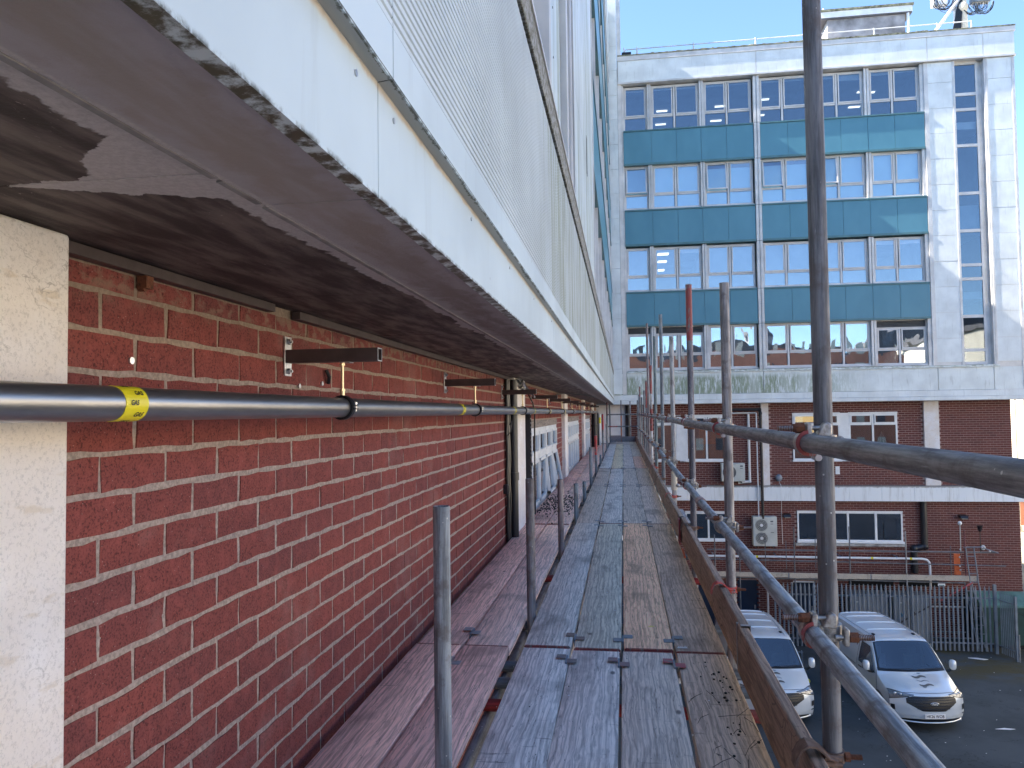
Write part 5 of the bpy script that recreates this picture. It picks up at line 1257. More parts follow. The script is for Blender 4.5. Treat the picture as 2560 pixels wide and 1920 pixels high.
# toe board clips strapped to the poles
def toeclip(Y, mat, lab, col=None, x=.458):
    t = thing('toe_board_clip', (x, Y, -.9), lab, 'clip', 'clips holding toe boards to the poles')
    zt = -.893
    prof = [(x - .030, zt - .034), (x - .027, zt - .010), (x - .016, zt + .013), (x + .000, zt + .024), (x + .018, zt + .022), (x + .036, zt + .008), (x + .052, zt - .006), (x + .072, zt - .012)]
    MB().ribbon(prof, 'y', Y - .060, Y - .005, .0045).build('strap', mat, t, smooth=True, color=col)
    def F(u, v):
        a = math.radians(-200 + 330 * u); rr, ww = [(.0246, -.014), (.0300, -.014), (.0300, .014), (.0246, .014), (.0246, -.014)][round(v * 4)]
        return (.53 + rr * math.cos(a), Y + rr * math.sin(a), zt - .016 + ww)
    MB().grid(F, 28, 4).build('pole_ring', mat, t, smooth=True, color=col)
    MB().tube((x + .040, Y - .045, zt - .004), (x + .085, Y - .040, zt - .010), .008, 10).tube((x + .040, Y - .045, zt - .020), (x + .085, Y - .040, zt - .024), .008, 10).build('hinge', mat, t, smooth=True, color=col)
    b = MB().tube((.552, Y - .012, zt - .014), (.600, Y - .012, zt - .014), .0058, 10).build('bolt', 'rust', t, smooth=True)
    m = MB()
    for k in range(8): m.tube((.570 + k * .004, Y - .012, zt - .014), (.5715 + k * .004, Y - .012, zt - .014), .0074, 10)
    m.build('thread', 'rust', b, smooth=True)
    MB().tube((.557, Y - .012, zt - .014), (.570, Y - .012, zt - .014), .013, 6).build('nut', 'rust', t, smooth=True)
    return t
toeclip(2.14, 'strap', 'large rusty brown toe board clip at the foot of the nearest pole')
toeclip(4.04, 'paint', 'bright red toe board clip at the second pole', (.50, .06, .045))
toeclip(6.13, 'strap', 'rusty toe board clip at the third pole')
toeclip(8.38, 'paint', 'red toe board clip at the mottled fourth pole', (.50, .10, .08))
toeclip(10.60, 'strap', 'small rusty toe board clip at the fifth pole')
toeclip(12.75, 'paint', 'small red toe board clip at the sixth pole', (.50, .06, .045))

# tubes carrying the deck, seen through the gaps
k = 0
for Y in [1.2, 2.30, 3.05, 3.30, 3.52, 4.20, 5.4, 6.30, 7.5, 8.3, 9.8, 11.4, 13.0, 15.0, 17, 19, 21, 23, 25, 27, 28.8]:
    t = thing('transom', (0, Y, DZ - .07), 'red cross tube under the deck seen through the gap' if k == 2 else f'cross tube under the deck, {ORDS[k] if k < 16 else str(k + 1) + chr(116) + chr(104)} from the camera, seen through the board gaps', 'scaffold pole', 'cross tubes under the deck')
    MB().tube((-1.02, Y, DZ - .066), (.62, Y, DZ - .066), TR, 14, hollow=True).build('tube', 'tube_x', t, smooth=True, color=(.30, .03, .03) if k in (2, 6) else (.16, .18, .20)); k += 1
    B(t, 'end_cap', 'galv', -1.022, -1.018, Y - .01, Y + .01, DZ - .076, DZ - .056)
for X, lab in ((-.560, 'lengthways tube under the inner edge of the deck'), (.575, 'lengthways tube under the outer edge of the deck'), (-.85, 'lengthways tube under the inner boards')):
    t = thing('ledger', (X, 10, DZ - .11), lab, 'scaffold pole')
    MB().tube((X, -1, DZ - .117), (X, 29, DZ - .117), TR, 14, hollow=True).build('tube', 'tube_y', t, smooth=True, color=(.24, .25, .27)); B(t, 'end_cap', 'galv', X - .01, X + .01, 29.0, 29.004, DZ - .127, DZ - .107)

# ---------------- litter on the boards
m = MB()
for i in range(44):
    x = R.uniform(.235, .435); y = R.uniform(1.95, 3.05); L = R.uniform(.03, .16); a = R.gauss(1.35, .45); bnd = R.uniform(-.01, .01)
    if x > .43: continue
    dx, dy = math.cos(a) * L / 2, math.sin(a) * L / 2
    m.path([(max(.226, min(.44, x - dx)), y - dy, DZ - .001), (x + bnd, y, DZ + .004), (max(.226, min(.44, x + dx)), y + dy, DZ + .0005)], .0009, 4)
tag(m.build('straw_scatter', 'twig'), 'dark thin twigs and straw scattered on the nearest toe board side plank', 'twigs', kind='stuff')
m = MB()
for i in range(34):
    x = R.gauss(.37, .035); y = R.uniform(2.5, 3.5); s = R.uniform(.002, .0065)
    if .23 < x < .44: m.ball((x, y, DZ + s * .3 - .004), s, s * 1.3, s * .6, 7, 4)
for i in range(120):
    x = R.uniform(-.48, .44); y = R.uniform(1.9, 12); s = R.uniform(.001, .0035)
    m.ball((x, y, DZ + .001), s, s * 1.5, s * .5, 6, 4)
tag(m.build('crumbs', 'dirt'), 'dark crumbs and pellets scattered over the deck boards', 'crumbs', kind='stuff')
m = MB()
for i in range(60):
    x = R.uniform(-.46, .43); y = R.uniform(2.0, 8); s = R.uniform(.0012, .004)
    m.ball((x, y, DZ + .0012), s, s * 1.6, s * .25, 7, 4)
tag(m.build('white_flecks', 'white'), 'white droppings and flecks on the deck boards', 'flecks', kind='stuff')
t = thing('yellow_leaf', (.118, 3.99, DZ), 'small yellow leaf lying on the sandy board', 'leaf')
m = MB(); m.grid(lambda u, v: (.105 + u * .036, 3.995 + (v - .5) * .018 * math.sin(math.pi * min(.98, u + .02)), DZ + .003 + .002 * math.sin(3 * u)), 8, 3); m.build('blade', 'tape', t, smooth=True)
MB().path([(.140, 3.995, DZ + .004), (.148, 3.99, DZ + .003)], .001, 5).build('stalk', 'rod', t)
t = thing('white_feather', (.246, 3.645, DZ), 'small white feather at the joint of the toe board side planks', 'feather')
m = MB()
for k in range(7): m.add([(.232 + k * .006, 3.66 + R.uniform(-.003, .003), DZ + .002), (.236 + k * .006, 3.66, DZ + .002), (.24 + k * .006 + R.uniform(-.004, .004), 3.66 + R.uniform(.01, .03), DZ + .007)], [(0, 1, 2)])
m.box(.230, .275, 3.652, 3.662, DZ + .001, DZ + .004); m.build('vane', 'white', t)
MB().path([(.225, 3.65, DZ + .003), (.28, 3.668, DZ + .004)], .001, 5).build('quill', 'cream', t)

# ================================================================ CAR PARK
PY = [.16, .05, .0, .0, .03, .08, .14, .36, .66, .96, 1.04, 1.32, 1.58, 1.76, 1.90, 2.25, 3.4, 4.55, 4.80, 4.92, 4.97, 4.97]
PZt = [.23, .28, .44, .62, .80, .93, .99, 1.08, 1.16, 1.235, 1.27, 1.52, 1.74, 1.87, 1.935, 1.965, 1.975, 1.955, 1.91, 1.80, 1.2, .4]
PW = [.84, .92, .95, .97, .97, .955, .94, .94, .95, .945, .93, .87, .815, .775, .765, .775, .785, .785, .775, .80, .93, .95]
PA = [.34, .36, .38, .40, .40, .39, .37, .30, .22, .17, .17, .12, .10, .09, .07, .03, 0, -.01, -.03, -.04, -.05, -.05]
PB = [.0, .0, .0, .0, .02, .05, .10, .12, .10, .06, .03, .02, .02, .03, .05, .06, .06, .06, .05, .03, 0, 0]
def lerpL(L, t):
    t = max(0, min(len(L) - 1.0001, t)); i = int(t); f = t - i
    p0 = L[max(i - 1, 0)]; p1 = L[i]; p2 = L[i + 1]; p3 = L[min(i + 2, len(L) - 1)]
    m1 = (p2 - p0) * .5; m2 = (p3 - p1) * .5; m1 = max(-abs(p2 - p1) * 1.5, min(abs(p2 - p1) * 1.5, m1)); m2 = max(-abs(p2 - p1) * 1.5, min(abs(p2 - p1) * 1.5, m2))
    return p1 * (2 * f**3 - 3 * f**2 + 1) + m1 * (f**3 - 2 * f**2 + f) + p2 * (3 * f**2 - 2 * f**3) + m2 * (f**3 - f**2)
def skin(t, u):
    a = abs(u)
    return Vector((lerpL(PW, t) * u, lerpL(PY, t) + lerpL(PA, t) * (a ** 2.4), lerpL(PZt, t) - lerpL(PB, t) * a ** 3.5))
def skin_n(t, u):
    e = .02; du = skin(t, min(1, u + e)) - skin(t, max(-1, u - e)); dt = skin(min(20.9, t + e), u) - skin(max(0, t - e), u)
    n = du.cross(dt); n.normalize()
    return n if n.dot(Vector((0, -1, .6))) > 0 or n.z > .2 else -n
def sidex(z, yy):
    w = .985 - (max(0, z - 1.12) ** 1.35) * .255
    if yy > 4.6: w -= (yy - 4.6) * .10
    if yy < 1.0: w -= (1.0 - yy) ** 2 * .07
    return w

def make_van(badge, plate):
    V = thing('panel_van', (0, 0, 0), '', 'van', 'silver panel vans parked nose out')
    NT, NU = 126, 28
    m = MB(); m.grid(lambda u, v: skin(v * 21, -1 + 2 * u), NU, NT)
    m.f = [f for k_, f in enumerate(m.f) if not (10.4 < (k_ // NU + .5) / NT * 21 < 12.8 and abs(-1 + 2 * ((k_ % NU) + .5) / NU) < .88)]
    # sides
    for s in (-1, 1):
        js = [5 + k * .25 for k in range(61)]
        fr = [(PZt[5] - PB[5] - lerpL(PZt, 5 - q * .5)) / (PZt[5] - PB[5] - .23) for q in range(11)]
        fr = [max(0, min(1, f)) for f in fr]; fr[0] = 0; fr[-1] = 1
        def SF(u, v):
            j = js[round(u * 60)]; k = round(v * 10)
            if u == 0:
                p = skin(5 - k * .5, s); return (p.x, p.y, p.z)
            e = skin(j, s); z = e.z + (.23 - e.z) * fr[k]
            w = (k / 10.0)
            blend = min(1, k / 2.5)
            x = (abs(e.x) * (1 - blend) + sidex(z, e.y) * blend) if k else abs(e.x)
            nose = max(0, 1 - (e.y - .47) / .5); x = x * (1 - nose) + (abs(e.x)) * nose if k else x
            return (s * x, e.y, z)
        m.grid(SF, 60, 10)
    m.build('body', 'van', V, smooth=True)
    def patch(name, mat, u0, u1, lo, hi, off=.005, n=20, k=6, parent=None):
        q = MB()
        def F(a, b):
            u = u0 + (u1 - u0) * a; l = lo(u) if callable(lo) else lo; h = hi(u) if callable(hi) else hi
            t = l + (h - l) * b; return skin(t, u) + skin_n(t, u) * off
        q.grid(F, n, k); return q.build(name, mat, parent or V, smooth=True)
    # windscreen with black surround, wipers, mirror base
    patch('screen_surround', 'vtrim', -.985, .985, lambda u: 9.75 + .2 * abs(u) ** 4, 10.42, .006, 24, 4); patch('screen_surround', 'vtrim', -.985, .985, 12.78, lambda u: 13.15 - .25 * abs(u) ** 4, .006, 24, 4)
    for s_ in (-1, 1): patch('screen_surround', 'vtrim', s_ * .985, s_ * .855, 10.42, 12.78, .006, 6, 14)
    MB().box(-.86, .86, 1.12, 1.62, 1.02, 1.15).ball((.40, 1.60, 1.14), .20, .16, .10, 12, 8).build('dashboard', 'vdash', V, smooth=True)
    for sx in (-.5, .5): MB().box(sx - .24, sx + .24, 2.15, 2.28, .7, 1.38).box(sx - .13, sx + .13, 2.17, 2.26, 1.38, 1.60).build('seat', 'vdash', V, bevel=.03)
    MB().box(-.9, .9, 2.55, 2.58, .4, 1.85).build('bulkhead', 'vtrim', V); MB().box(-.95, .95, 1.0, 2.6, .55, .60).build('cab_floor', 'vtrim', V)
    MB().path([(-.5 + .18 * math.cos(a), 1.62 + .07 * math.sin(a), 1.13 + .16 * math.sin(a)) for a in [2 * math.pi * k / 20 for k in range(21)]], .014, 6).build('steering_wheel', 'vtrim', V, smooth=True)
    MB().box(-.10, .10, 1.66, 1.68, 1.64, 1.70).build('cab_mirror', 'vtrim', V); MB().box(.15, .36, 1.25, 1.42, 1.152, 1.156).build('dash_paper', 'white', V)
    ws_ = patch('windscreen', 'vscreen', -.93, .93, lambda u: 10.15 + .2 * abs(u) ** 4, lambda u: 12.98 - .25 * abs(u) ** 4, .011, 24, 14)
    for u0 in (-.75, .1):
        MB().path([skin(10.15, u0 + .72 * k / 8) + skin_n(10.15, u0) * .03 + Vector((0, 0, .02 * k / 8)) for k in range(9)], .008, 6).build('wiper', 'vtrim', V, smooth=True)
    # bonnet shut line, roof ribs, roof fixings
    MB().path([skin(6.0 + .02, -.8 + 1.6 * k / 20) + Vector((0, -.001, .004)) for k in range(21)], .006, 6).build('bonnet_seam', 'vtrim', V)
    for t_ in (15.4, 16.0, 16.6, 17.25):
        MB().path([skin(t_, -.74 + 1.48 * k / 16) + Vector((0, 0, -.004 + .012 * math.sin(math.pi * k / 16) ** .3)) for k in range(17)], .020, 8).build('roof_rib', 'van', V, smooth=True)
    for u_ in (-.74, .74):
        p = skin(14.9, u_); MB().ball((p.x, p.y, p.z + .01), .05, .09, .025, 10, 6).build('roof_fixing', 'vtrim', V, smooth=True)
        MB().path([skin(14 + k * .35, u_ * 1.14) + Vector((0, 0, .005)) for k in range(15)], .012, 6).build('roof_gutter', 'vtrim' if 0 else 'van', V, smooth=True)
    # grille
    glo = lambda u: 2.75 + .95 * max(0, abs(u) - .30) / .36; ghi = lambda u: 4.95 - .85 * max(0, abs(u) - .50) / .16 * .6
    patch('grille_surround', 'van', -.70, .70, lambda u: glo(u) - .14, lambda u: ghi(u) + .10, .010, 26, 8)
    gr = patch('grille', 'vtrim', -.66, .66, glo, ghi, .014, 26, 8)
    for q in range(5):
        tt = 3.05 + q * .40; w = .34 + .30 * min(1, (tt - 2.75) / .95) if tt < 3.7 else .63
        MB().path([skin(tt, -w + 2 * w * k / 18) + skin_n(tt, 0) * .02 for k in range(19)], .010, 6).build('grille_bar', 'black', gr, smooth=True)
    # lower intake and lip
    patch('lower_intake', 'vtrim', -.84, .84, lambda u: 1.03, lambda u: 1.62 - .42 * abs(u) ** 3, .012, 22, 4)
    MB().path([skin(.9, -.92 + 1.84 * k / 20) + Vector((0, -.02, 0)) for k in range(21)], .022, 8).build('front_lip', 'van', V, smooth=True)
    for s in (-1, 1):
        patch('side_intake', 'vtrim', s * .90, s * .985, 1.9, lambda u: 3.2, .012, 6, 6)
        # head lamps: long tapering wedges
        hl = patch('headlamp', 'hlamp', s * .50, s * .995, lambda u: 5.12 - 1.0 * max(0, (abs(u) - .50) / .5) ** .8, lambda u: 5.32 + 1.5 * max(0, (abs(u) - .50) / .5) ** 1.1, .012, 18, 6)
        patch('headlamp_brow', 'vtrim', s * .47, s * .998, lambda u: 5.05 - 1.1 * max(0, (abs(u) - .47) / .53) ** .8, lambda u: 5.38 + 1.62 * max(0, (abs(u) - .47) / .53) ** 1.1, .007, 18, 6)
        p = skin(5.3, s * .88) + skin_n(5.3, s * .88) * .012; MB().ball(p, .045, .03, .04, 12, 8).build('lens', 'zinc', hl, smooth=True)
        p = skin(5.1, s * .76) + skin_n(5.0, s * .76) * .012; MB().ball(p, .035, .02, .028, 12, 8).build('lens', 'zinc', hl, smooth=True)
        patch('bumper_crease', 'van', s * .55, s * .97, lambda u: 2.0 + .1 * abs(u), lambda u: 2.25 + .5 * (abs(u) - .5), .016, 12, 3)
        # side window, door line
        def SW(y0, y1, z0, z1, nm, mt, off=.006):
            q = MB(); q.grid(lambda a, b: (s * (sidex(z0 + (z1 - z0) * b, 2) + off), (y0 + (y1 - y0) * a) + (1 - a) * b * .55 * (1 if nm != 'panel' else 0), z0 + (z1 - z0) * b), 8, 6); return q.build(nm, mt, V, smooth=True)
        SW(1.22, 2.32, 1.16, 1.74, 'side_window', 'vglass')
        for yy in (1.15, 2.42, 3.75): MB().path([(s * (sidex(z, 2) + .001), yy, z) for z in [.32 + .12 * k for k in range(12)]], .005, 5).build('door_seam', 'vtrim', V)
        MB().path([(s * .992, y, .52) for y in (.9, 2, 3, 4.5)], .03, 8).build('side_rubbing_strip', 'vtrim', V, smooth=True)
        MB().path([(s * .994, y, 1.02) for y in (2.5, 3, 4.5)], .010, 8).build('slide_rail', 'vtrim', V, smooth=True)
        B(V, 'door_handle', 'vtrim', s * .985 - .012, s * .985 + .018, 2.12, 2.32, 1.02, 1.06)
        # mirrors
        mi = MB().ball((s * 1.19, 1.30, 1.36), .085, .10, .14, 14, 10, .7).build('mirror', 'van', V, smooth=True)
        MB().path([(s * .98, 1.36, 1.16), (s * 1.08, 1.33, 1.18), (s * 1.17, 1.32, 1.24)], .035, 8).build('mirror_arm', 'vtrim', mi, smooth=True)
        MB().box(s * 1.19 - .075, s * 1.19 + .075, 1.395, 1.405, 1.25, 1.47).build('mirror_glass', 'vglass', mi)
        for yy in (1.02, 4.0):
            w = MB().tube((s * .76, yy, .34), (s * .975, yy, .34), .34, 30).build('wheel', 'rubber', V, smooth=True)
            MB().tube((s * .976, yy, .34), (s * .985, yy, .34), .21, 24).build('rim', 'galv', w, smooth=True)
            q = MB()
            def AR(a, b, yy=yy): t = math.pi * a; r_ = .35 + .06 * b; return (s * (.987 + .004 * b), yy + r_ * math.cos(t), .36 + r_ * math.sin(t))
            q.grid(AR, 20, 1); q.build('wheel_arch', 'vtrim', V, smooth=True)
    B(V, 'underside', 'vtrim', -.88, .88, .5, 4.8, .18, .26)
    # waves on the bonnet
    def wave(t0, flip, n=24):
        q = MB()
        def F(a, b):
            u = -.19 + .38 * a; t = t0 + .13 * math.sin(a * 2 * math.pi) * flip * -1 + .10 * (.5 - a) + (b - .5) * .27 * (1.0 if .08 < a < .92 else .8)
            return skin(t, u + .02 + (t - 8) * -.02) + Vector((0, 0, .006))
        q.grid(F, n, 3); q.build('bonnet_wave', 'acdark', V, smooth=True)
    wave(8.45, 1); wave(7.25, 1)
    for (t0, u0) in ((9.05, .08), (6.98, -.06)):
        q = MB(); q.grid(lambda a, b: skin(t0 + (b - .5) * .32 * math.sin(math.pi * max(.02, min(.98, a))), u0 - .06 + .12 * a) + Vector((0, 0, .006)), 10, 3); q.build('bonnet_mark', 'galv', V, smooth=True)
    q = MB(); q.grid(lambda a, b: skin(7.88 - (a - .5) * .25 + (b - .5) * .12 - .13 * math.sin(a * 2 * math.pi), -.13 + .32 * a) + Vector((0, 0, .0055)), 20, 3); q.build('bonnet_mark', 'galv', V, smooth=True)
    # oval badge with script, number plate
    bd = MB().ball((0, -.030, .775), .115, .012, .046, 24, 8).build('badge_rim', 'zinc', V, smooth=True)
    MB().ball((0, -.036, .775), .104, .010, .038, 24, 8).build('badge_oval', 'acdark', bd, smooth=True)
    text_mesh(badge, .075, 'white', 'badge_lettering', lambda c: Vector((c.x + c.y * .25, -.048, .775 + c.y)), bd, bold=.001)
    np_ = B(V, 'number_plate', 'white', -.26, .26, -.040, -.024, .40, .515, bevel=.003)
    if plate: text_mesh(plate, .105, 'ink', 'plate_lettering', lambda c: Vector((c.x * .86, -.0415, .458 + c.y * 1.0)), np_, bold=.0015)
    return V
van = make_van('Ford', 'HK26 WOB')
van['label'] = 'silver panel van beside the galvanised fence, number plate HK26 WOB, grey waves on the bonnet'
van2 = copy_tree(van)
van2['label'] = 'silver panel van half hidden behind the toe board and the nearest scaffold pole'
van.location = (7.92, 21.58, GZ); van.rotation_euler = (0, 0, math.radians(6.5))
van2.location = (4.03, 21.42, GZ); van2.rotation_euler = (0, 0, math.radians(3.0))

# ---------------- palisade fence
fe = thing('palisade_fence', (10, 28.75, GZ), 'grey galvanised palisade fence with pointed pales behind the van', 'fence')
def pale(par, x, y, ang=0, w=.066, ztop=-6.20):
    m = MB(); c, s = math.cos(ang), math.sin(ang)
    pr = [(-w / 2, .018), (-w / 5, 0), (w / 5, 0), (w / 2, .018)]
    vs = []
    for z in (GZ + .06, ztop - .14): vs += [(px, py, z) for px, py in pr]
    vs += [(-w / 5, .004, ztop), (w / 5, .004, ztop)]
    vs2 = [(x + px * c - py * s, y + px * s + py * c, z) for px, py, z in vs]
    fs = [(0, 1, 5, 4), (1, 2, 6, 5), (2, 3, 7, 6), (4, 5, 8), (5, 6, 9, 8), (6, 7, 9)]
    m.add(vs2, fs); o = m.build('pale', 'galv', par); md = o.modifiers.new('thick', 'SOLIDIFY'); md.thickness = .003; return o
nx = 36
for i in range(nx): pale(fe, 7.30 + i * .1475, 28.75)
for zz in (-6.62, -8.18): MB().prism([(28.79, zz - .025), (28.83, zz - .025), (28.83, zz + .025), (28.79, zz + .025)], 'x', 5.2, 12.6).build('rail', 'galv', fe)
B(fe, 'post', 'galv', (12.58, 12.68, 28.70, 28.80, GZ, -6.13), bevel=.004); B(fe, 'post', 'galv', (9.9, 9.98, 28.83, 28.92, GZ, -6.3)); B(fe, 'post', 'galv', (7.2, 7.28, 28.83, 28.92, GZ, -6.3))
for i in range(13): pale(fe, 5.3 + i * .1475, 28.75)
ga = thing('palisade_gate', (12.7, 28.7, GZ), 'narrow palisade gate leaf standing open at the right end of the fence', 'gate')
gdir = Vector((.27, -.96, 0)).normalized(); ang = math.atan2(gdir.y, gdir.x)
for i in range(9):
    p = Vector((12.72, 28.66, 0)) + gdir * (.05 + .080 * i); pale(ga, p.x, p.y, ang, .045, -6.30)
for zz in (-6.62, -8.18): MB().tube(Vector((12.70, 28.66, zz)), Vector((12.70, 28.66, zz)) + gdir * .72, .024, 4).build('rail', 'galv', ga)
e = Vector((12.70, 28.66, 0)) + gdir * .76
B(ga, 'post', 'galv', e.x - .035, e.x + .035, e.y - .035, e.y + .035, GZ - .0, -6.35); B(ga, 'drop_bolt', 'zinc', e.x + .04, e.x + .075, e.y - .06, e.y - .03, GZ, -7.6)

# ---------------- cabinets
for i, (x0, x1, lab) in enumerate([(8.05, 9.36, 'wide grey steel cabinet with double doors behind the fence, directly behind the van roof'), (9.54, 10.75, 'grey steel cabinet with blue sticker, right of the double door one')]):
    t = thing('electrical_cabinet', (x0, 29.5, GZ), lab, 'cabinet', 'grey cabinets behind the fence')
    B(t, 'case', 'cabinet', x0, x1, 29.45, 30.1, GZ + .08, -6.76); B(t, 'plinth', 'concrete', x0 - .05, x1 + .05, 29.4, 30.15, GZ, GZ + .078)
    B(t, 'roof', 'cabinet', x0 - .03, x1 + .03, 29.40, 30.12, -6.757, -6.70)
    mid = (x0 + x1) / 2
    for a, b in ((x0 + .03, mid - .006), (mid + .006, x1 - .03)):
        d = B(t, 'door', 'cabinet', a, b, 29.425, 29.449, GZ + .14, -6.80); B(d, 'handle', 'vtrim', (b - .10 if a < mid - .3 else a + .06), (b - .06 if a < mid - .3 else a + .10), 29.41, 29.424, -7.42, -7.30)
    m = MB().tube((x0 + .22, 29.42, -7.42), (x0 + .22, 29.416, -7.42), .075, 18); m.build('round_sticker', flat('blue sticker %d' % i, (.08, .28, .45), .5), t, smooth=True)
    if i: MB().prism([(x0 + .17, -7.44), (x0 + .22, -7.36), (x0 + .27, -7.44), (x0 + .21, -7.42)], 'y', 29.40, 29.4145).build('sticker_bird', 'ink', t)
    B(t, 'name_plate', 'white', x0 + .18, x0 + .28, 29.41, 29.424, -7.0, -6.97)

# ---------------- lower scaffold along the far wing
def pole(name, a, b, lab, tint, cat='scaffold pole', grp='poles of the lower scaffold', r=TR, ax='z', cap=True):
    t = thing(name, a, lab, cat, grp); MB().tube(a, b, r, 10, hollow=True).build('tube', 'tube_' + ax, t, smooth=True, color=tint)
    q = Vector(b); MB().tube(q - Vector((0, 0, .0)), q + (q - Vector(a)).normalized() * .004, r * .8, 8).build('end_cap', 'galv', t); return t
GT = (.20, .215, .235)
Yo = 29.3
for i, (x, zt, lab) in enumerate([(3.28, -4.6, 'leftmost upright of the lower scaffold, left of the lower air conditioner'), (4.17, -5.0, 'second upright of the lower scaffold'), (6.12, -4.3, 'third upright of the lower scaffold, in front of the second navy door'), (8.05, -4.25, 'fourth upright of the lower scaffold, just right of the near dark pole'), (9.97, -4.4, 'pale fifth upright of the lower scaffold above the van roof'), (11.95, -4.35, 'sixth upright of the lower scaffold, reddish near the orange panel')]):
    pole('lower_standard', (x, Yo, GZ), (x, Yo, zt), lab, (.42, .42, .42) if i == 4 else (.26, .10, .10) if i == 5 else GT)
pole('lower_rail', (3.0, Yo + .06, -5.15), (13.05, Yo + .06, -5.13), 'upper long rail of the lower scaffold', GT, ax='x')
pole('lower_rail', (3.0, Yo + .06, -5.50), (13.3, Yo + .06, -5.60), 'second long rail of the lower scaffold, running past the ladder', GT, ax='x')
pole('lower_rail', (2.9, Yo + .06, -6.16), (11.9, Yo + .06, -6.22), 'long rail under the boards of the lower scaffold', (.28, .30, .32), ax='x')
for (x, a, b, lb_) in [(5.2, -4.6, -5.9, 'short thin post just right of the lower air conditioner'), (7.0, -4.8, -5.9, 'short thin post below the left part of the four-pane window'), (7.45, -5.4, -5.9, 'very short thin post right beside the nearest dark pole'), (11.7, -5.0, -6.1, 'short thin post behind the orange panel'), (5.95, -4.9, -5.95, 'short thin post left of the four-pane window sill')]:
    pole('short_pole', (x, 29.9, b), (x, 29.9, a), lb_, GT, r=.016)
lb = [(2.2, 5.9, 'left'), (5.92, 8.75, 'middle'), (8.77, 12.3, 'right')]
for (a, b, n_) in lb:
    t = thing('lower_toe_board', (a, 29.26, -6.1), f'{n_} weathered toe board of the lower scaffold', 'toe board', 'toe boards of the lower scaffold')
    B(t, 'timber', 'board', a, b, 29.25, 29.29, -6.13 + (.02 if n_ == 'left' else 0), -5.95, color=(.30, .28, .25)); B(t, 'end_band', 'galv', b - .03, b + .001, 29.246, 29.294, -6.132, -5.948)
    for k in range(3):
        t = thing('lower_board', (a, 29.4 + k * .24, -6.1), f'{n_} deck board of the lower scaffold, {["front", "middle", "back"][k]} of three', 'scaffold board', 'boards of the lower scaffold')
        B(t, 'timber', 'board', a, b - .01, 29.33 + k * .24, 29.55 + k * .24, -6.13, -6.09, color=(.34, .25, .22)); B(t, 'end_band', 'galv', b - .012, b - .004, 29.33 + k * .24, 29.55 + k * .24, -6.131, -6.088)
pole('red_brace', (9.67, 29.15, -7.61), (12.05, 29.15, -6.18), 'diagonal brace behind the fence, red at its upper end', (.12, .10, .10), ax='x')
t = thing('red_sleeve', (11.5, 29.14, -6.5), 'red painted length at the top of the diagonal brace', 'scaffold pole')
MB().tube((10.95, 29.12, -6.84), (12.1, 29.12, -6.15), .027, 10).build('tube', 'paint', t, smooth=True, color=(.5, .06, .06)); MB().tube((12.1, 29.12, -6.15), (12.11, 29.12, -6.144), .02, 8).build('end_cap', 'galv', t)
t = thing('coupler_cluster', (11.9, Yo, -5.1), 'group of zinc couplers where rails meet the reddish upright', 'coupler')
for (x, z) in [(11.78, -5.02), (12.5, -4.95), (12.75, -5.08), (11.75, -5.3), (11.75, -5.62), (11.76, -5.75)]: MB().ball((x, Yo - .03, z), .035, .03, .035, 8, 6).build('coupler_body', 'zinc', t, smooth=True)
MB().tube((12.5, Yo, -4.95), (13.05, Yo, -5.14), .02, 8).tube((11.9, Yo, -4.95), (12.6, Yo, -4.93), .02, 8).build('stub_tube', 'galv', t, smooth=True)
t = thing('orange_panel', (11.7, 29.35, -5.9), 'orange plastic barrier panel standing on the lower scaffold boards', 'barrier')
B(t, 'panel', 'orange', 11.60, 11.80, 29.36, 29.39, -5.93, -5.19, bevel=.004); MB().prism([(11.62, -5.93), (11.80, -5.93), (11.80, -5.72), (11.66, -5.80)], 'y', 29.33, 29.355).build('foot', 'orange', t)
def ladder(nm, a, b, w, lab, mat):
    t = thing(nm, a, lab, 'ladder'); a = Vector(a); b = Vector(b); wv = Vector((w, 0, 0))
    for o_ in (Vector((0, 0, 0)), wv): MB().tube(a + o_, b + o_, .022, 8).build('stile', mat, t, smooth=True)
    n = int((b - a).length / .29)
    for k in range(1, n): p = a.lerp(b, k / n); MB().tube(p, p + wv, .014, 8).build('rung', mat, t, smooth=True)
ladder('ladder', (12.18, 28.98, GZ), (11.93, 29.2, -4.95), .27, 'tall pale ladder rising behind the fence beside the orange panel', 'galv')
ladder('ladder', (12.30, 29.4, GZ), (12.14, 29.9, -6.3), .24, 'short ladder standing behind the tall one', 'galv')
t = thing('safety_sign', (11.1, 29.5, -6.28), 'small white sign under the lower scaffold boards', 'sign')
B(t, 'plate', 'white', 11.02, 11.26, 29.32, 29.33, -6.34, -6.25); B(t, 'green_field', 'green_lid', 11.05, 11.23, 29.314, 29.319, -6.325, -6.295)
pole('white_low_bar', (10.95, 29.8, -7.18), (12.1, 29.8, -7.18), 'white horizontal bar behind the fence', (.85, .85, .85), 'bar', None, ax='x')
pole('low_rail', (10.8, 29.6, -8.02), (12.0, 29.6, -8.02), 'upper of two low galvanised tubes behind the fence', GT, ax='x'); pole('low_rail', (10.8, 29.4, -8.18), (12.1, 29.4, -8.18), 'lower of two low galvanised tubes behind the fence', GT, ax='x')
pipe_thing('white_stand_pipe', [(5.32, 30.3, -6.15), (5.32, 30.3, GZ)], .035, 'upvc', 'white pipe running down the brick between the two navy doors')
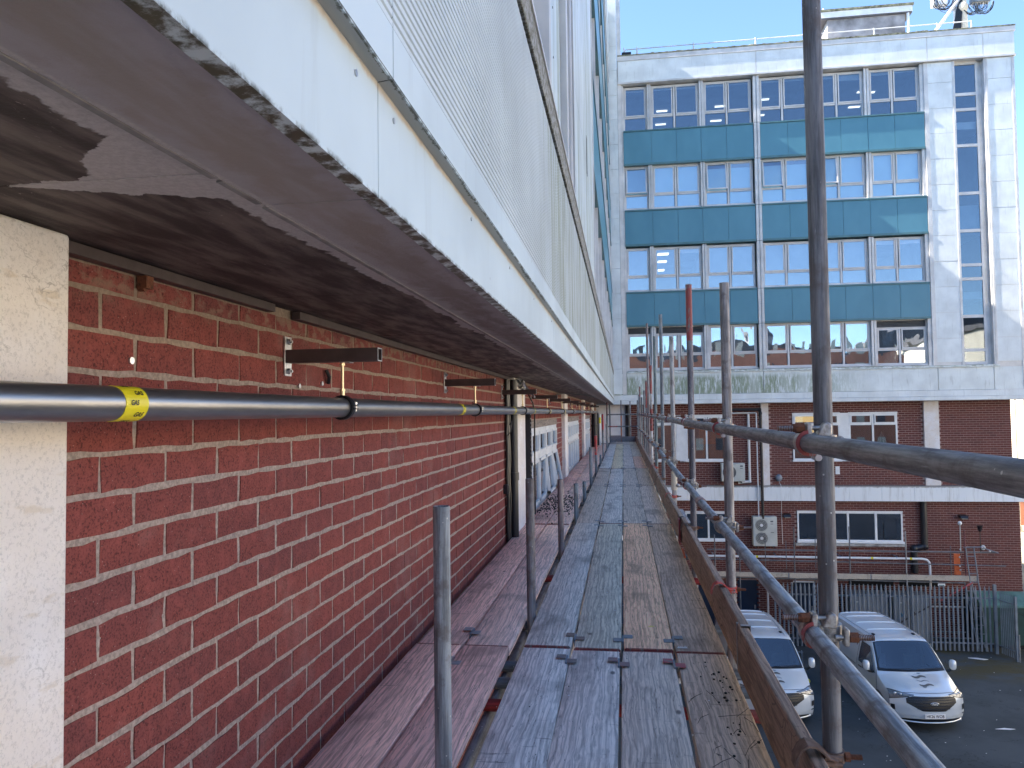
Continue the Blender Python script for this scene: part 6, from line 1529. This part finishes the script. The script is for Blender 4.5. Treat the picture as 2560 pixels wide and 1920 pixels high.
# green tank
t = thing('green_tank', (14, 30, GZ), 'dark green oil tank with faded sloping lid at the brick corner', 'tank')
B(t, 'body', 'green', 12.45, 16.8, 29.35, 30.3, GZ + .12, -7.06, bevel=.03)
MB().prism([(29.30, -7.06), (29.30, -6.98), (29.75, -6.70), (30.35, -6.70), (30.35, -7.06)], 'x', 12.40, 16.85).build('lid', 'green_lid', t, bevel=.01)
MB().path([(13.55 + .62 * math.cos(a), 29.335, -7.95 + .72 * math.sin(a)) for a in [math.pi * k / 20 for k in range(21)]], .010, 6).build('embossed_arch', 'black', t, smooth=True)
B(t, 'skid', 'vtrim', 12.5, 16.7, 29.42, 30.2, GZ, GZ + .118)
# barrier stand with yellow foot between the vans, litter on the ground
t = thing('barrier_stand', (5.35, 24.4, GZ), 'thin metal stand with yellow foot just behind the half hidden van', 'stand')
MB().tube((5.45, 25.1, GZ + .03), (5.38, 25.1, GZ + 1.0), .018, 8).tube((5.05, 25.1, GZ + .95), (5.42, 25.1, GZ + .95), .014, 8).build('frame', 'galv', t, smooth=True); MB().ball((5.5, 25.05, GZ + .08), .11, .10, .08, 10, 7).build('foot', 'tape', t, smooth=True)
m = MB()
for i in range(150):
    x, y = R.uniform(4, 15), R.uniform(13, 28.4); s = R.uniform(.004, .015); m.ball((x, y, GZ + .004), s * 1.5, s, s * .3, 6, 4)
tag(m.build('ground_litter', 'white'), 'pale specks of litter on the dark car park surface', 'litter', kind='stuff')
for i, (x, y, a, L) in enumerate([(11.75, 28.1, -.2, .30), (9.85, 22.1, .1, .26), (5.4, 26.0, -.2, .25)]):
    t = thing('paper_scrap', (x, y, GZ), ['white paper scrap on the mossy ground by the fence', 'faded white paint dash on the tarmac right of the van', 'white scrap lying behind the half hidden van'][i], 'litter', 'scraps on the tarmac')
    c, s = math.cos(a), math.sin(a); P_ = [(x - c * L, y - s * L), (x + c * L * .4, y + s * L - .05), (x + c * L, y + s * L), (x, y + .07)]
    MB().prism(P_, 'z', GZ + .002, GZ + .008 if i != 0 else GZ + .02).build('sheet', 'white', t)
